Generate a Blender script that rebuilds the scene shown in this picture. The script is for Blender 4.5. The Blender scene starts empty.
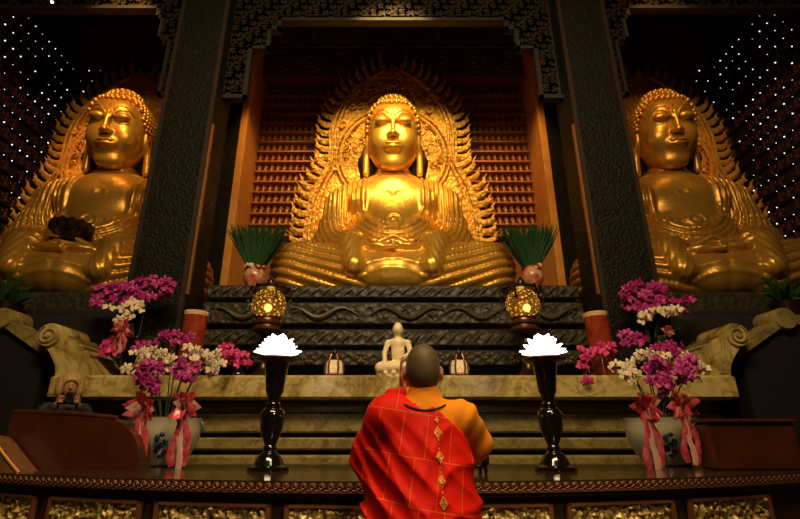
import bpy, math, random
import numpy as np
from mathutils import Vector, Matrix, noise as mnoise
random.seed(7)
R = math.radians
SC = bpy.context.scene
COL = SC.collection
CAMH, PITCH, F = 1.3, 20.0, 480.0

def at(px, py, D):
    """world point at horizontal distance D that the photo shows at (px, py)"""
    e = R(PITCH) + math.atan((259.5 - py) / F)
    h = D * math.tan(e)
    z = D * math.cos(R(PITCH)) + h * math.sin(R(PITCH))
    return Vector(((px - 393) * z / F, D, CAMH + h))

def to_px(p):
    dx, dy, dz = p[0], p[1], p[2] - CAMH
    c, s = math.cos(R(PITCH)), math.sin(R(PITCH))
    z = dy * c + dz * s
    return (393 + F * dx / z, 259.5 - F * (dz * c - dy * s) / z)

# ------------------------------------------------------------------ materials
def mat(name, base, metallic=0.0, rough=0.5, var=None, var_scale=3.0, bump=0.0, bump_scale=20.0,
        bump_type='noise', emit=None, emit_str=0.0, spec=0.5, coat=0.0, dist=0.02):
    m = bpy.data.materials.new(name); m.use_nodes = True
    nt = m.node_tree; b = nt.nodes['Principled BSDF']
    b.inputs['Base Color'].default_value = (*base, 1)
    b.inputs['Metallic'].default_value = metallic
    b.inputs['Roughness'].default_value = rough
    b.inputs['Specular IOR Level'].default_value = spec
    b.inputs['Coat Weight'].default_value = coat
    tc = nt.nodes.new('ShaderNodeTexCoord')
    if var:
        n = nt.nodes.new('ShaderNodeTexNoise'); n.inputs['Scale'].default_value = var_scale
        n.inputs['Detail'].default_value = 6
        nt.links.new(tc.outputs['Object'], n.inputs['Vector'])
        r = nt.nodes.new('ShaderNodeValToRGB')
        r.color_ramp.elements[0].position = 0.35; r.color_ramp.elements[0].color = (*base, 1)
        r.color_ramp.elements[1].position = 0.65; r.color_ramp.elements[1].color = (*var, 1)
        nt.links.new(n.outputs['Fac'], r.inputs['Fac']); nt.links.new(r.outputs['Color'], b.inputs['Base Color'])
    if bump:
        if bump_type == 'voronoi':
            n = nt.nodes.new('ShaderNodeTexVoronoi'); out = 'Distance'
        else:
            n = nt.nodes.new('ShaderNodeTexNoise'); out = 'Fac'; n.inputs['Detail'].default_value = 5
        n.inputs['Scale'].default_value = bump_scale
        nt.links.new(tc.outputs['Object'], n.inputs['Vector'])
        bp = nt.nodes.new('ShaderNodeBump'); bp.inputs['Strength'].default_value = bump
        bp.inputs['Distance'].default_value = dist
        nt.links.new(n.outputs[out], bp.inputs['Height']); nt.links.new(bp.outputs['Normal'], b.inputs['Normal'])
    if emit:
        b.inputs['Emission Color'].default_value = (*emit, 1)
        b.inputs['Emission Strength'].default_value = emit_str
    return m

def marble_mat(name, a, b_, c, scale=2.2, rough=0.28):
    m = bpy.data.materials.new(name); m.use_nodes = True
    nt = m.node_tree; b = nt.nodes['Principled BSDF']; b.inputs['Roughness'].default_value = rough
    tc = nt.nodes.new('ShaderNodeTexCoord')
    n = nt.nodes.new('ShaderNodeTexNoise'); n.inputs['Scale'].default_value = scale
    n.inputs['Detail'].default_value = 12; n.inputs['Roughness'].default_value = .68; n.inputs['Distortion'].default_value = .9
    nt.links.new(tc.outputs['Object'], n.inputs['Vector'])
    r = nt.nodes.new('ShaderNodeValToRGB'); e = r.color_ramp.elements
    e[0].position = 0.34; e[0].color = (*a, 1); e[1].position = 0.66; e[1].color = (*c, 1)
    x = e.new(0.48); x.color = (*b_, 1)
    x = e.new(0.56); x.color = (*c, 1); x = e.new(0.61); x.color = (*b_, 1)
    nt.links.new(n.outputs['Fac'], r.inputs['Fac'])
    n2 = nt.nodes.new('ShaderNodeTexNoise'); n2.inputs['Scale'].default_value = scale*.8; n2.inputs['Detail'].default_value = 5; n2.inputs['Distortion'].default_value = 2.2
    nt.links.new(tc.outputs['Object'], n2.inputs['Vector'])
    r2 = nt.nodes.new('ShaderNodeValToRGB'); e = r2.color_ramp.elements
    e[0].position = .47; e[0].color = (1, 1, 1, 1); e[1].position = .53; e[1].color = (1, 1, 1, 1)
    x = e.new(.5); x.color = (.42, .33, .2, 1)
    nt.links.new(n2.outputs['Fac'], r2.inputs['Fac'])
    mx = nt.nodes.new('ShaderNodeMix'); mx.data_type = 'RGBA'; mx.blend_type = 'MULTIPLY'; mx.inputs['Factor'].default_value = .7
    nt.links.new(r.outputs['Color'], mx.inputs['A']); nt.links.new(r2.outputs['Color'], mx.inputs['B'])
    nt.links.new(mx.outputs['Result'], b.inputs['Base Color'])
    return m

M = {}
M['gold'] = mat('gold leaf', (0.86, 0.47, 0.06), 0.62, 0.36, var=(0.95, 0.56, 0.09), var_scale=2.0, bump=0.25, bump_scale=9, dist=0.03)
M['gold_relief'] = mat('carved gold leaf', (0.70, 0.32, 0.03), 0.2, 0.42, var=(0.98, 0.58, 0.09), var_scale=9.0, bump=1.0, bump_scale=12, bump_type='voronoi', dist=0.05)
M['darker_gold'] = mat('darker gold leaf', (0.5, 0.26, 0.035), 0.62, 0.36, var=(0.62, 0.34, 0.05), var_scale=2.0, bump=0.25, bump_scale=9, dist=0.03)  # same leaf as the central statue, in a darker base colour
M['darker_relief'] = mat('darker carved gold leaf', (0.7, 0.31, 0.035), 0.15, 0.45, var=(0.8, 0.4, 0.06), var_scale=4.0, bump=0.7, bump_scale=13, bump_type='voronoi', dist=0.03)  # carved leaf of the side halos, slightly darker than the central one
M['head_shadow'] = mat('head shadow brown', (0.035, 0.014, 0.008), 0.3, 0.5)
M['hair'] = mat('gilded hair curls', (0.62, 0.32, 0.05), 0.6, 0.35)
M['niche'] = mat('niche red lacquer', (0.22, 0.07, 0.018), 0.1, 0.5, bump=0.4, bump_scale=14)
M['shelf'] = mat('gilded shelf edge', (0.42, 0.17, 0.04), 0.3, 0.45)
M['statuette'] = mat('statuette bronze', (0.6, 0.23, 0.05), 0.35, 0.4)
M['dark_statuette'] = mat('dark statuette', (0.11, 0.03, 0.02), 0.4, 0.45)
M['jamb'] = mat('ochre jamb', (0.85, 0.42, 0.08), 0.1, 0.5, var=(0.75, 0.33, 0.06), var_scale=5, bump=0.2, bump_scale=25)
M['strip'] = mat('lit edge orange', (0.26, 0.10, 0.022), 0.3, 0.5, bump=0.4, bump_scale=30)
M['dark_wood'] = mat('dark carved wood', (0.009, 0.009, 0.006), 0.0, 0.55, var=(0.015, 0.013, 0.008), var_scale=9, bump=0.7, bump_scale=26, bump_type='voronoi', dist=0.02, spec=.12)
M['fret'] = mat('fretwork wood', (0.03, 0.02, 0.012), 0.0, 0.55, spec=.25)
M['beam'] = mat('black beam', (0.014, 0.011, 0.008), 0.0, 0.6, bump=0.3, bump_scale=9)
M['frieze'] = mat('dark red frieze', (0.16, 0.04, 0.015), 0.0, 0.5, bump=0.3, bump_scale=20)
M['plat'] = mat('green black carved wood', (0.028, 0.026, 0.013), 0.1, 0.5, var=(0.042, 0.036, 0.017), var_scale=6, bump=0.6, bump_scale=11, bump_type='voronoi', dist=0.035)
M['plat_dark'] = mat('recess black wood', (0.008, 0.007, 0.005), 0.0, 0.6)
M['relief'] = mat('worn relief wood', (0.085, 0.065, 0.032), 0.2, 0.45)
M['marble'] = marble_mat('green yellow marble', (0.13, 0.075, 0.016), (0.46, 0.34, 0.09), (0.62, 0.50, 0.19), 2.1)
M['marble_dark'] = marble_mat('shaded brown marble', (0.10, 0.06, 0.02), (0.16, 0.10, 0.03), (0.2, 0.13, 0.05), 1.9)  # shadow under the ledge put into a darker marble colour
M['marble_dull'] = marble_mat('dull green marble', (0.13, 0.10, 0.03), (0.25, 0.195, 0.055), (0.32, 0.25, 0.085), 3.2, 0.35)
M['lacquer'] = mat('black brown lacquer', (0.035, 0.02, 0.009), 0.0, 0.16, var=(0.05, 0.028, 0.011), var_scale=3, coat=0.3)
M['chest'] = mat('red brown lacquer', (0.05, 0.012, 0.004), 0.0, 0.27, var=(0.075, 0.02, 0.006), var_scale=4, coat=0.2)
M['copper_trim'] = mat('copper gold scroll', (0.20, 0.075, 0.028), 0.3, 0.5)
M['panel_gold'] = mat('gilt carving', (0.95, 0.72, 0.2), 0.25, 0.4, var=(0.12, 0.06, 0.015), var_scale=34)
M['black_gloss'] = mat('black glaze', (0.006, 0.005, 0.005), 0.0, 0.1, coat=0.6)
M['brown_metal'] = mat('brown bronze', (0.14, 0.055, 0.022), 0.6, 0.3)
M['dark_bronze'] = mat('dark bronze', (0.05, 0.028, 0.015), 0.7, 0.3)
M['lotus'] = mat('glowing white petal', (0.95, 0.93, 0.88), 0, 0.5, emit=(1, 0.96, 0.88), emit_str=5.0)
M['bulb'] = mat('glowing bulb', (1, 0.95, 0.8), 0, 0.5, emit=(1, 0.9, 0.62), emit_str=7.0)
M['dot'] = mat('tiny white lamp', (1, 1, 1), 0, 0.5, emit=(0.9, 0.92, 1), emit_str=1.5)
M['lamp_shade'] = mat('beige glowing shade', (0.75, 0.58, 0.32), 0, 0.5, emit=(1, 0.62, 0.26), emit_str=0.22, bump=0.6, bump_scale=30, bump_type='voronoi')
M['candle'] = mat('red candle wax', (0.24, 0.02, 0.008), 0, 0.25, var=(0.33, 0.055, 0.014), var_scale=9)
M['wax_top'] = mat('pale melted wax', (0.8, 0.5, 0.25), 0, 0.4)
M['ivory'] = mat('ivory stone', (0.92, 0.76, 0.44), 0, 0.4, var=(0.85, 0.66, 0.36), var_scale=14)
M['porcelain'] = mat('celadon porcelain', (0.38, 0.36, 0.23), 0, 0.14, var=(0.46, 0.42, 0.27), var_scale=3, coat=0.4)
M['blue_glaze'] = mat('blue glaze', (0.03, 0.045, 0.07), 0, 0.2)
M['purple'] = mat('magenta orchid petal', (0.36, 0.010, 0.15), 0, 0.5, var=(0.46, 0.025, 0.22), var_scale=25)
M['hot_pink'] = mat('hot pink orchid petal', (0.62, 0.02, 0.16), 0, 0.5, var=(0.7, 0.04, 0.22), var_scale=25)
M['white_petal'] = mat('cream orchid petal', (0.72, 0.60, 0.36), 0, 0.5)
M['lip'] = mat('crimson lip', (0.4, 0.03, 0.06), 0, 0.5)
M['ribbon'] = mat('pink red ribbon', (0.55, 0.025, 0.05), 0.2, 0.25, var=(0.75, 0.16, 0.18), var_scale=22)
M['ribbon_highlight'] = mat('ribbon highlight pink', (0.75, 0.42, 0.34), 0.1, 0.3)  # highlights on the red bows put into paler loops and tails
M['leaf'] = mat('dark leaf', (0.018, 0.05, 0.014), 0, 0.4)
M['grass'] = mat('green needles', (0.018, 0.075, 0.016), 0, 0.5, var=(0.012, 0.05, 0.012), var_scale=8)
M['stem'] = mat('dark stem', (0.03, 0.05, 0.015), 0, 0.5)
M['red_white'] = mat('red white porcelain', (0.65, 0.45, 0.25), 0, 0.25, var=(0.5, 0.04, 0.02), var_scale=11)
M['skin'] = mat('skin', (0.42, 0.19, 0.09), 0, 0.5)
M['scalp'] = mat('shaved scalp', (0.075, 0.048, 0.016), 0, 0.6, var=(0.11, 0.07, 0.022), var_scale=16, bump=0.2, bump_scale=160, dist=0.004)
M['orange'] = mat('orange robe', (0.85, 0.27, 0.010), 0, 0.75, spec=.15, bump=0.15, bump_scale=60, dist=0.01)
M['cord'] = mat('dark cord', (0.02, 0.008, 0.006), 0, 0.5)
M['gold_thread'] = mat('gold thread', (0.75, 0.36, 0.06), 0.1, 0.5)
M['blond'] = mat('fair hair', (0.46, 0.30, 0.09), 0, 0.5, bump=0.7, bump_scale=50, dist=0.01)
M['black_cloth'] = mat('black cloth', (0.012, 0.012, 0.014), 0, 0.7)
M['black_plastic'] = mat('black plastic', (0.012, 0.012, 0.013), 0, 0.3)
M['brocade'] = mat('brown brocade', (0.10, 0.03, 0.012), 0, 0.5, var=(0.25, 0.11, 0.035), var_scale=60)
M['floor'] = mat('dark polished floor', (0.05, 0.035, 0.02), 0, 0.3, var=(0.06, 0.045, 0.025), var_scale=2)
M['wall'] = mat('dark hall wall', (0.03, 0.012, 0.008), 0, 0.6, bump=0.4, bump_scale=10)

def kasaya_mat():
    m = mat('red robe with gold seams', (0.62, 0.018, 0.008), 0, 0.62, bump=0.15, bump_scale=50, dist=0.008)
    nt = m.node_tree; b = nt.nodes['Principled BSDF']
    tc = nt.nodes.new('ShaderNodeTexCoord')
    mp = nt.nodes.new('ShaderNodeMapping'); mp.inputs['Rotation'].default_value = (R(-90), 0, R(9))
    nt.links.new(tc.outputs['Object'], mp.inputs['Vector'])
    br = nt.nodes.new('ShaderNodeTexBrick'); br.inputs['Scale'].default_value = 1.0
    br.inputs['Mortar Size'].default_value = 0.0011; br.inputs['Brick Width'].default_value = 0.10
    br.inputs['Row Height'].default_value = 0.17; br.offset = 0.37
    br.inputs['Mortar Smooth'].default_value = 0.3
    br.inputs['Color1'].default_value = (0.66, 0.010, 0.002, 1); br.inputs['Color2'].default_value = (0.58, 0.008, 0.002, 1)
    br.inputs['Mortar'].default_value = (0.72, 0.16, 0.02, 1)
    nt.links.new(mp.outputs['Vector'], br.inputs['Vector']); nt.links.new(br.outputs['Color'], b.inputs['Base Color'])
    return m
M['kasaya'] = kasaya_mat()
M['kasaya'].node_tree.nodes['Principled BSDF'].inputs['Specular IOR Level'].default_value = .12

def globe_mat():
    m = bpy.data.materials.new('amber mosaic glass'); m.use_nodes = True
    nt = m.node_tree; nt.nodes.clear()
    out = nt.nodes.new('ShaderNodeOutputMaterial')
    tc = nt.nodes.new('ShaderNodeTexCoord')
    v = nt.nodes.new('ShaderNodeTexVoronoi'); v.inputs['Scale'].default_value = 24
    nt.links.new(tc.outputs['Object'], v.inputs['Vector'])
    r = nt.nodes.new('ShaderNodeValToRGB'); e = r.color_ramp.elements
    e[0].position = 0.1; e[0].color = (0.80, 0.56, 0.10, 1); e[1].position = 0.42; e[1].color = (0.10, 0.045, 0.008, 1)
    nt.links.new(v.outputs['Distance'], r.inputs['Fac'])
    tr = nt.nodes.new('ShaderNodeBsdfTranslucent'); gl = nt.nodes.new('ShaderNodeBsdfGlossy'); tp = nt.nodes.new('ShaderNodeBsdfTransparent')
    gl.inputs['Roughness'].default_value = 0.15
    nt.links.new(r.outputs['Color'], tr.inputs['Color']); nt.links.new(r.outputs['Color'], gl.inputs['Color'])
    tp.inputs['Color'].default_value = (0.95, 0.7, 0.3, 1)
    a = nt.nodes.new('ShaderNodeMixShader'); a.inputs[0].default_value = 0.25
    nt.links.new(tr.outputs[0], a.inputs[1]); nt.links.new(gl.outputs[0], a.inputs[2])
    c = nt.nodes.new('ShaderNodeMixShader'); c.inputs[0].default_value = 0.2
    nt.links.new(a.outputs[0], c.inputs[1]); nt.links.new(tp.outputs[0], c.inputs[2])
    nt.links.new(c.outputs[0], out.inputs['Surface'])
    return m
M['globe'] = globe_mat()

# ------------------------------------------------------------------ mesh helpers
def link(name, me, m, parent=None, loc=None, smooth=True):
    o = bpy.data.objects.new(name, me); COL.objects.link(o)
    if m is not None: me.materials.append(m)
    if smooth: me.polygons.foreach_set('use_smooth', [True] * len(me.polygons))
    if parent is not None: o.parent = parent
    if loc is not None: o.location = loc
    return o

class MB:
    def __init__(s): s.v = []; s.f = []
    def add(s, vs, fs, mx=None):
        n = len(s.v)
        s.v += [tuple(mx @ Vector(p)) for p in vs] if mx is not None else [tuple(p) for p in vs]
        s.f += [tuple(i + n for i in f) for f in fs]
        return s
    def box(s, lo, hi, mx=None, b=0.0):
        x0, y0, z0 = lo; x1, y1, z1 = hi
        if b <= 0:
            vs = [(x0,y0,z0),(x1,y0,z0),(x1,y1,z0),(x0,y1,z0),(x0,y0,z1),(x1,y0,z1),(x1,y1,z1),(x0,y1,z1)]
            return s.add(vs, [(0,3,2,1),(4,5,6,7),(0,1,5,4),(1,2,6,5),(2,3,7,6),(3,0,4,7)], mx)
        # bevelled top and bottom edges + corners
        def ring(i, z):
            a, c = x0 + i, x1 - i; d, e = y0 + i, y1 - i; k = b * 0.7
            return [(a+k,d,z),(c-k,d,z),(c,d+k,z),(c,e-k,z),(c-k,e,z),(a+k,e,z),(a,e-k,z),(a,d+k,z)]
        rs = [ring(b, z0), ring(0, z0 + b), ring(0, z1 - b), ring(b, z1)]
        vs = [p for r_ in rs for p in r_]; fs = []
        for k in range(3):
            for j in range(8):
                fs.append((k*8+j, k*8+(j+1)%8, (k+1)*8+(j+1)%8, (k+1)*8+j))
        fs.append(tuple(range(7, -1, -1))); fs.append(tuple(range(24, 32)))
        return s.add(vs, fs, mx)
    def lathe(s, prof, n=24, mx=None, fn=None):
        vs, fs = [], []
        for r_, z in prof:
            for k in range(n):
                a = 2 * math.pi * k / n
                q = r_ * (fn(a, z) if fn else 1)
                vs.append((q * math.cos(a), q * math.sin(a), z))
        for i in range(len(prof) - 1):
            for k in range(n):
                fs.append((i*n+k, i*n+(k+1)%n, (i+1)*n+(k+1)%n, (i+1)*n+k))
        fs.append(tuple(range(n-1, -1, -1))); fs.append(tuple(range((len(prof)-1)*n, len(prof)*n)))
        return s.add(vs, fs, mx)
    def ball(s, c, r_, n=10, m_=6, mx=None):
        if not hasattr(r_, '__len__'): r_ = (r_, r_, r_)
        vs = [(c[0], c[1], c[2] - r_[2])]
        for i in range(1, m_):
            t = math.pi * i / m_
            for k in range(n):
                a = 2 * math.pi * k / n
                vs.append((c[0] + r_[0]*math.sin(t)*math.cos(a), c[1] + r_[1]*math.sin(t)*math.sin(a), c[2] - r_[2]*math.cos(t)))
        vs.append((c[0], c[1], c[2] + r_[2])); L = len(vs) - 1; fs = []
        for k in range(n): fs.append((0, 1+(k+1)%n, 1+k))
        for i in range(m_ - 2):
            for k in range(n):
                a = 1+i*n+k; b = 1+i*n+(k+1)%n
                fs.append((a, b, b+n, a+n))
        for k in range(n): fs.append((L, 1+(m_-2)*n+k, 1+(m_-2)*n+(k+1)%n))
        return s.add(vs, fs, mx)
    def tube(s, pts, rad, n=8, mx=None, flat=None):
        pts = [Vector(p) for p in pts]; L = len(pts)
        rs = list(rad) if hasattr(rad, '__len__') else [rad] * L
        vs, fs = [], []; up = None
        for i, p in enumerate(pts):
            t = (pts[min(i+1, L-1)] - pts[max(i-1, 0)])
            t = t.normalized() if t.length > 1e-9 else Vector((0,0,1))
            if up is None:
                up = Vector((0,1,0)) if abs(t.y) < 0.9 else Vector((1,0,0))
            a = t.cross(up)
            if a.length < 1e-6: a = t.orthogonal()
            a.normalize(); b = t.cross(a).normalized(); up = -b if b.dot(up) < 0 else b
            b = up
            for k in range(n):
                w = 2*math.pi*k/n
                vs.append(p + a*math.cos(w)*rs[i] + b*math.sin(w)*rs[i]*(flat or 1))
        for i in range(L-1):
            for k in range(n):
                fs.append((i*n+k, i*n+(k+1)%n, (i+1)*n+(k+1)%n, (i+1)*n+k))
        fs.append(tuple(range(n-1,-1,-1))); fs.append(tuple(range((L-1)*n, L*n)))
        return s.add(vs, fs, mx)
    def prism(s, poly, y0, y1, mx=None):
        """polygon in (x, z) extruded from y0 to y1"""
        n = len(poly)
        vs = [(x, y0, z) for x, z in poly] + [(x, y1, z) for x, z in poly]
        fs = [tuple(range(n)), tuple(range(2*n-1, n-1, -1))] + [(k, k+n, (k+1)%n+n, (k+1)%n) for k in range(n)]
        return s.add(vs, fs, mx)
    def mesh(s, name):
        me = bpy.data.meshes.new(name); me.from_pydata(s.v, [], s.f); me.update(); return me
    def obj(s, name, m, parent=None, loc=None, smooth=True):
        o = link(name, s.mesh(name), m, parent, loc, smooth)
        if smooth:
            try: o.data.set_sharp_from_angle(angle=R(42))
            except Exception: pass
        return o

def tag(o, label, cat, group=None, kind=None):
    o['label'] = label; o['category'] = cat
    if group: o['group'] = group
    if kind: o['kind'] = kind
    return o
def thing(name, label, cat, loc=(0,0,0), rz=0.0, group=None, scale=1.0):
    o = bpy.data.objects.new(name, None); COL.objects.link(o)
    o.location = loc; o.rotation_euler = (0, 0, rz); o.scale = (scale,)*3; o.empty_display_size = 0.1
    return tag(o, label, cat, group)
def struct(o, label=None):
    o['kind'] = 'structure'
    if label: o['label'] = label
    return o
def clone(o, parent=None):
    c = o.copy(); COL.objects.link(c)
    if parent is not None: c.parent = parent
    for ch in list(o.children): clone(ch, c)
    return c

# ---- signed-distance sculpting (surface nets)
def sculpt(fn, lo, hi, h, relax=1):
    ax = [np.arange(lo[i], hi[i] + h, h, dtype=np.float32) for i in range(3)]
    X, Y, Z = np.meshgrid(*ax, indexing='ij')
    d = fn(X, Y, Z).astype(np.float32)
    n = [len(a) for a in ax]; c = [k - 1 for k in n]
    acc = np.zeros((*c, 3), np.float32); cnt = np.zeros(c, np.float32)
    corners = [(i, j, k) for i in (0,1) for j in (0,1) for k in (0,1)]
    def sl(o): return d[o[0]:o[0]+c[0], o[1]:o[1]+c[1], o[2]:o[2]+c[2]]
    for a in corners:
        for x in range(3):
            if a[x] == 0:
                b = list(a); b[x] = 1
                da, db = sl(a), sl(b); m = (da < 0) != (db < 0)
                t = np.where(m, da / np.where(m, da - db, 1), 0)
                cnt += m
                for q in range(3):
                    acc[..., q] += np.where(m, a[q] + (t if q == x else 0), 0)
    act = cnt > 0; idx = -np.ones(c, np.int64); idx[act] = np.arange(act.sum())
    ii = np.argwhere(act)
    V = (ii + acc[act] / cnt[act][:, None]) * h + np.array(lo, np.float32)
    faces = []
    s = d < 0
    for x in range(3):
        u, v = [(1,2),(2,0),(0,1)][x]
        A = [slice(None)]*3; B = [slice(None)]*3
        A[x] = slice(0, n[x]-1); B[x] = slice(1, n[x])
        for q in (u, v): A[q] = slice(1, n[q]-1); B[q] = slice(1, n[q]-1)
        sa, sb = s[tuple(A)], s[tuple(B)]
        e = np.argwhere(sa != sb)
        if len(e) == 0: continue
        sign = sa[tuple(e.T)]
        base = e.copy(); base[:, u] += 1; base[:, v] += 1
        def g(du, dv):
            p = base.copy(); p[:, u] += du; p[:, v] += dv
            return idx[tuple(p.T)]
        q = np.stack([g(-1,-1), g(0,-1), g(0,0), g(-1,0)], 1)
        q[~sign] = q[~sign][:, ::-1]
        faces.append(q)
    Fc = np.concatenate(faces)
    for _ in range(relax):
        sm = np.zeros_like(V); ct = np.zeros(len(V), np.float32)
        for a in range(4):
            np.add.at(sm, Fc[:, a], V[Fc[:, (a+1) % 4]]); np.add.at(ct, Fc[:, a], 1)
            np.add.at(sm, Fc[:, a], V[Fc[:, (a-1) % 4]]); np.add.at(ct, Fc[:, a], 1)
        V = 0.5 * V + 0.5 * sm / np.maximum(ct, 1)[:, None]
    return V, Fc
def np_mesh(name, V, Fc):
    me = bpy.data.meshes.new(name)
    me.vertices.add(len(V)); me.vertices.foreach_set('co', np.asarray(V, np.float32).ravel())
    me.loops.add(len(Fc)*4); me.loops.foreach_set('vertex_index', np.asarray(Fc, np.int32).ravel())
    me.polygons.add(len(Fc)); me.polygons.foreach_set('loop_start', np.arange(0, len(Fc)*4, 4, dtype=np.int32))
    me.update(calc_edges=True); me.validate()
    return me
def ell(X, Y, Z, c, r):
    x, y, z = (X-c[0])/r[0], (Y-c[1])/r[1], (Z-c[2])/r[2]
    k = np.sqrt(x*x+y*y+z*z) + 1e-9
    k2 = np.sqrt((x/r[0])**2+(y/r[1])**2+(z/r[2])**2) + 1e-9
    return k*(k-1)/k2
def cap(X, Y, Z, a, b, ra, rb):
    a = np.array(a, np.float32); b = np.array(b, np.float32); ab = b-a
    t = np.clip(((X-a[0])*ab[0]+(Y-a[1])*ab[1]+(Z-a[2])*ab[2]) / max(float((ab*ab).sum()), 1e-9), 0, 1)
    return np.sqrt((X-a[0]-t*ab[0])**2+(Y-a[1]-t*ab[1])**2+(Z-a[2]-t*ab[2])**2) - (ra + (rb-ra)*t)
def su(a, b, k):
    h = np.clip(0.5 + 0.5*(b-a)/k, 0, 1)
    return b*(1-h)+a*h - k*h*(1-h)
def ss(a, b, k):   # subtract b from a
    return -su(-a, b, k)
def sstep(a, b, x):
    t = np.clip((x-a)/(b-a), 0, 1); return t*t*(3-2*t)

# ================================================================== the setting
def sbox(name, lo, hi, m, b=0.0):
    return struct(MB().box(lo, hi, b=b).obj(name, m, smooth=False))
sbox('floor', (-9.5, -3.5, -0.15), (9.5, 10.6, 0), M['floor'])
sbox('ceiling', (-9.5, -3.5, 11.6), (9.5, 10.6, 11.8), M['beam'])
sbox('wall_left', (-8.35, -3.5, 0), (-8.05, 10.6, 11.6), M['wall'])
sbox('wall_right', (8.05, -3.5, 0), (8.35, 10.6, 11.6), M['wall'])
sbox('wall_back', (-8.05, 9.75, 0), (8.05, 10.05, 11.6), M['niche'])
sbox('wall_front', (-8.05, -3.5, 0), (8.05, -3.3, 11.6), M['wall'])

# gilded jambs of the central alcove and the dark frame beside them
for sx in (-1, 1):
    x0, x1 = sorted((sx*3.15, sx*3.30))
    o = sbox('trim_1' if sx < 0 else 'trim_2', (x0, 8.72, 3.3), (x1, 9.74, 9.98), M['jamb'], 0.02)
    o['label'] = 'ochre gilded jamb at the %s side of the central alcove' % ('left' if sx < 0 else 'right')

# big carved pillars between the bays, with drop brackets
def fret_bars(mb, x0, x1, z0, z1, y, cell, inside, t=0.012, d=0.05):
    nx = int((x1-x0)/cell); nz = int((z1-z0)/cell)
    for i in range(nx):
        for j in range(nz):
            cx, cz = x0+(i+.5)*cell, z0+(j+.5)*cell
            if not inside(cx, cz): continue
            a = cell*0.5; q = [(-a,-a),(a,-a),(a,a),(-a*.5,a),(-a*.5,-a*.35),(a*.45,-a*.35),(a*.45,a*.4),(0,a*.4)]
            k = (i*3 + j*5) % 4
            for _ in range(k): q = [(-v, u) for u, v in q]
            if (i + j) % 2: q = [(-u, v) for u, v in q]
            for (u0, v0), (u1, v1) in zip(q, q[1:]):
                mb.box((cx+min(u0,u1)-t, y-d, cz+min(v0,v1)-t), (cx+max(u0,u1)+t, y, cz+max(v0,v1)+t))

# the fretwork valance hung across the central bay, with two long drop ends
def valance(X0, X1, y, ztop, zmid, zlow, wdrop, name, label, cell=0.15):
    """X0 < X1; board along the top, drop ends stepping down at both ends"""
    t = thing(name, label, 'fretwork')
    mid = 0.5*(X0+X1)
    def edge(x):
        q = min(x-X0, X1-x)
        if q < wdrop*0.55: return zlow
        if q < wdrop: return zlow + (zmid-zlow)*0.62
        if q < wdrop*1.25: return zlow + (zmid-zlow)*0.88
        return zmid
    xs = [X0, X0+wdrop*0.55, X0+wdrop, X0+wdrop*1.25]
    poly = [(X0, ztop), (X0, zlow)]
    for a, b in ((wdrop*0.55, zlow), (wdrop*0.55, zlow+(zmid-zlow)*0.62), (wdrop, zlow+(zmid-zlow)*0.62), (wdrop, zlow+(zmid-zlow)*0.88),
                 (wdrop*1.25, zlow+(zmid-zlow)*0.88), (wdrop*1.25, zmid)):
        poly.append((X0+a, b))
    poly += [(X0+X1-x, z) for x, z in reversed(poly[2:])] + [(X1, zlow), (X1, ztop)]
    bd = MB(); bd.prism(poly, y, y+0.10); bd.obj('backing_board', M['beam'], t, smooth=False)
    fb = MB(); fret_bars(fb, X0, X1, zlow, ztop, y, cell*.8, lambda x, z: X0 < x < X1 and z > edge(x)+cell*.4)
    fb.obj('fretwork', M['fret'], t, smooth=False)
    # bar along the lower edge
    rb = MB(); pts = [(x, y-0.03, z) for x, z in poly[1:-1]]
    for p, q in zip(pts, pts[1:]):
        rb.box((min(p[0],q[0])-.03, y-.07, min(p[2],q[2])-.03), (max(p[0],q[0])+.03, y, max(p[2],q[2])+.03))
    rb.obj('edge_rail', M['beam'], t, smooth=False)
    return t
VD = 6.25
zl = at(225, 99, VD).z; zm = at(390, 22, VD).z
valance(-2.67, 2.67, VD, 9.6, zm, zl, 0.62, 'fretwork_valance', 'dark fretwork valance hung over the central seated statue')
zl2 = at(165, 96, VD).z; zm2 = at(100, 10, VD).z
valance(-7.9, -3.44, VD, 9.6, zm2, zl2, 0.42, 'fretwork_valance', 'dark fretwork valance hung over the left statue', 0.14)
valance(3.44, 7.9, VD, 9.6, zm2, zl2, 0.42, 'fretwork_valance', 'dark fretwork valance hung over the right statue', 0.14)
for sx in (-1, 1):
    side = 'left' if sx < 0 else 'right'
    t = thing('carved_pillar', 'massive dark carved pillar between the central and %s statues' % side, 'pillar', (sx*3.05, 5.95, 0), 0, None)
    MB().box((-.375, 0, 0), (.375, .62, 11.55), b=0.05).obj('shaft', M['dark_wood'], t, smooth=False)
    mb = MB()
    for x in (-.355, .355):
        mb.box((x-.03, -.03, 2.0), (x+.03, 0.0, 11.5))
    mb.obj('edge_moulding', M['fret'], t, smooth=False)
    mb = MB(); x = -sx*.385
    mb.box((x-.02, 0.02, 3.0), (x+.02, 0.07, 5.6)); mb.obj('lit_edge_strip', M['strip'], t, smooth=False)  # added strip, light caught on the pillar edge put into its colour
    # inner frame post of the alcove
    o = sbox('trim_3' if sx < 0 else 'trim_4', (min(sx*3.31, sx*4.1), 8.74, 0), (max(sx*3.31, sx*4.1), 9.74, 11.55), M['dark_wood'], 0.03)
    o['label'] = 'dark carved frame post beside the %s alcove jamb' % side

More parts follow.
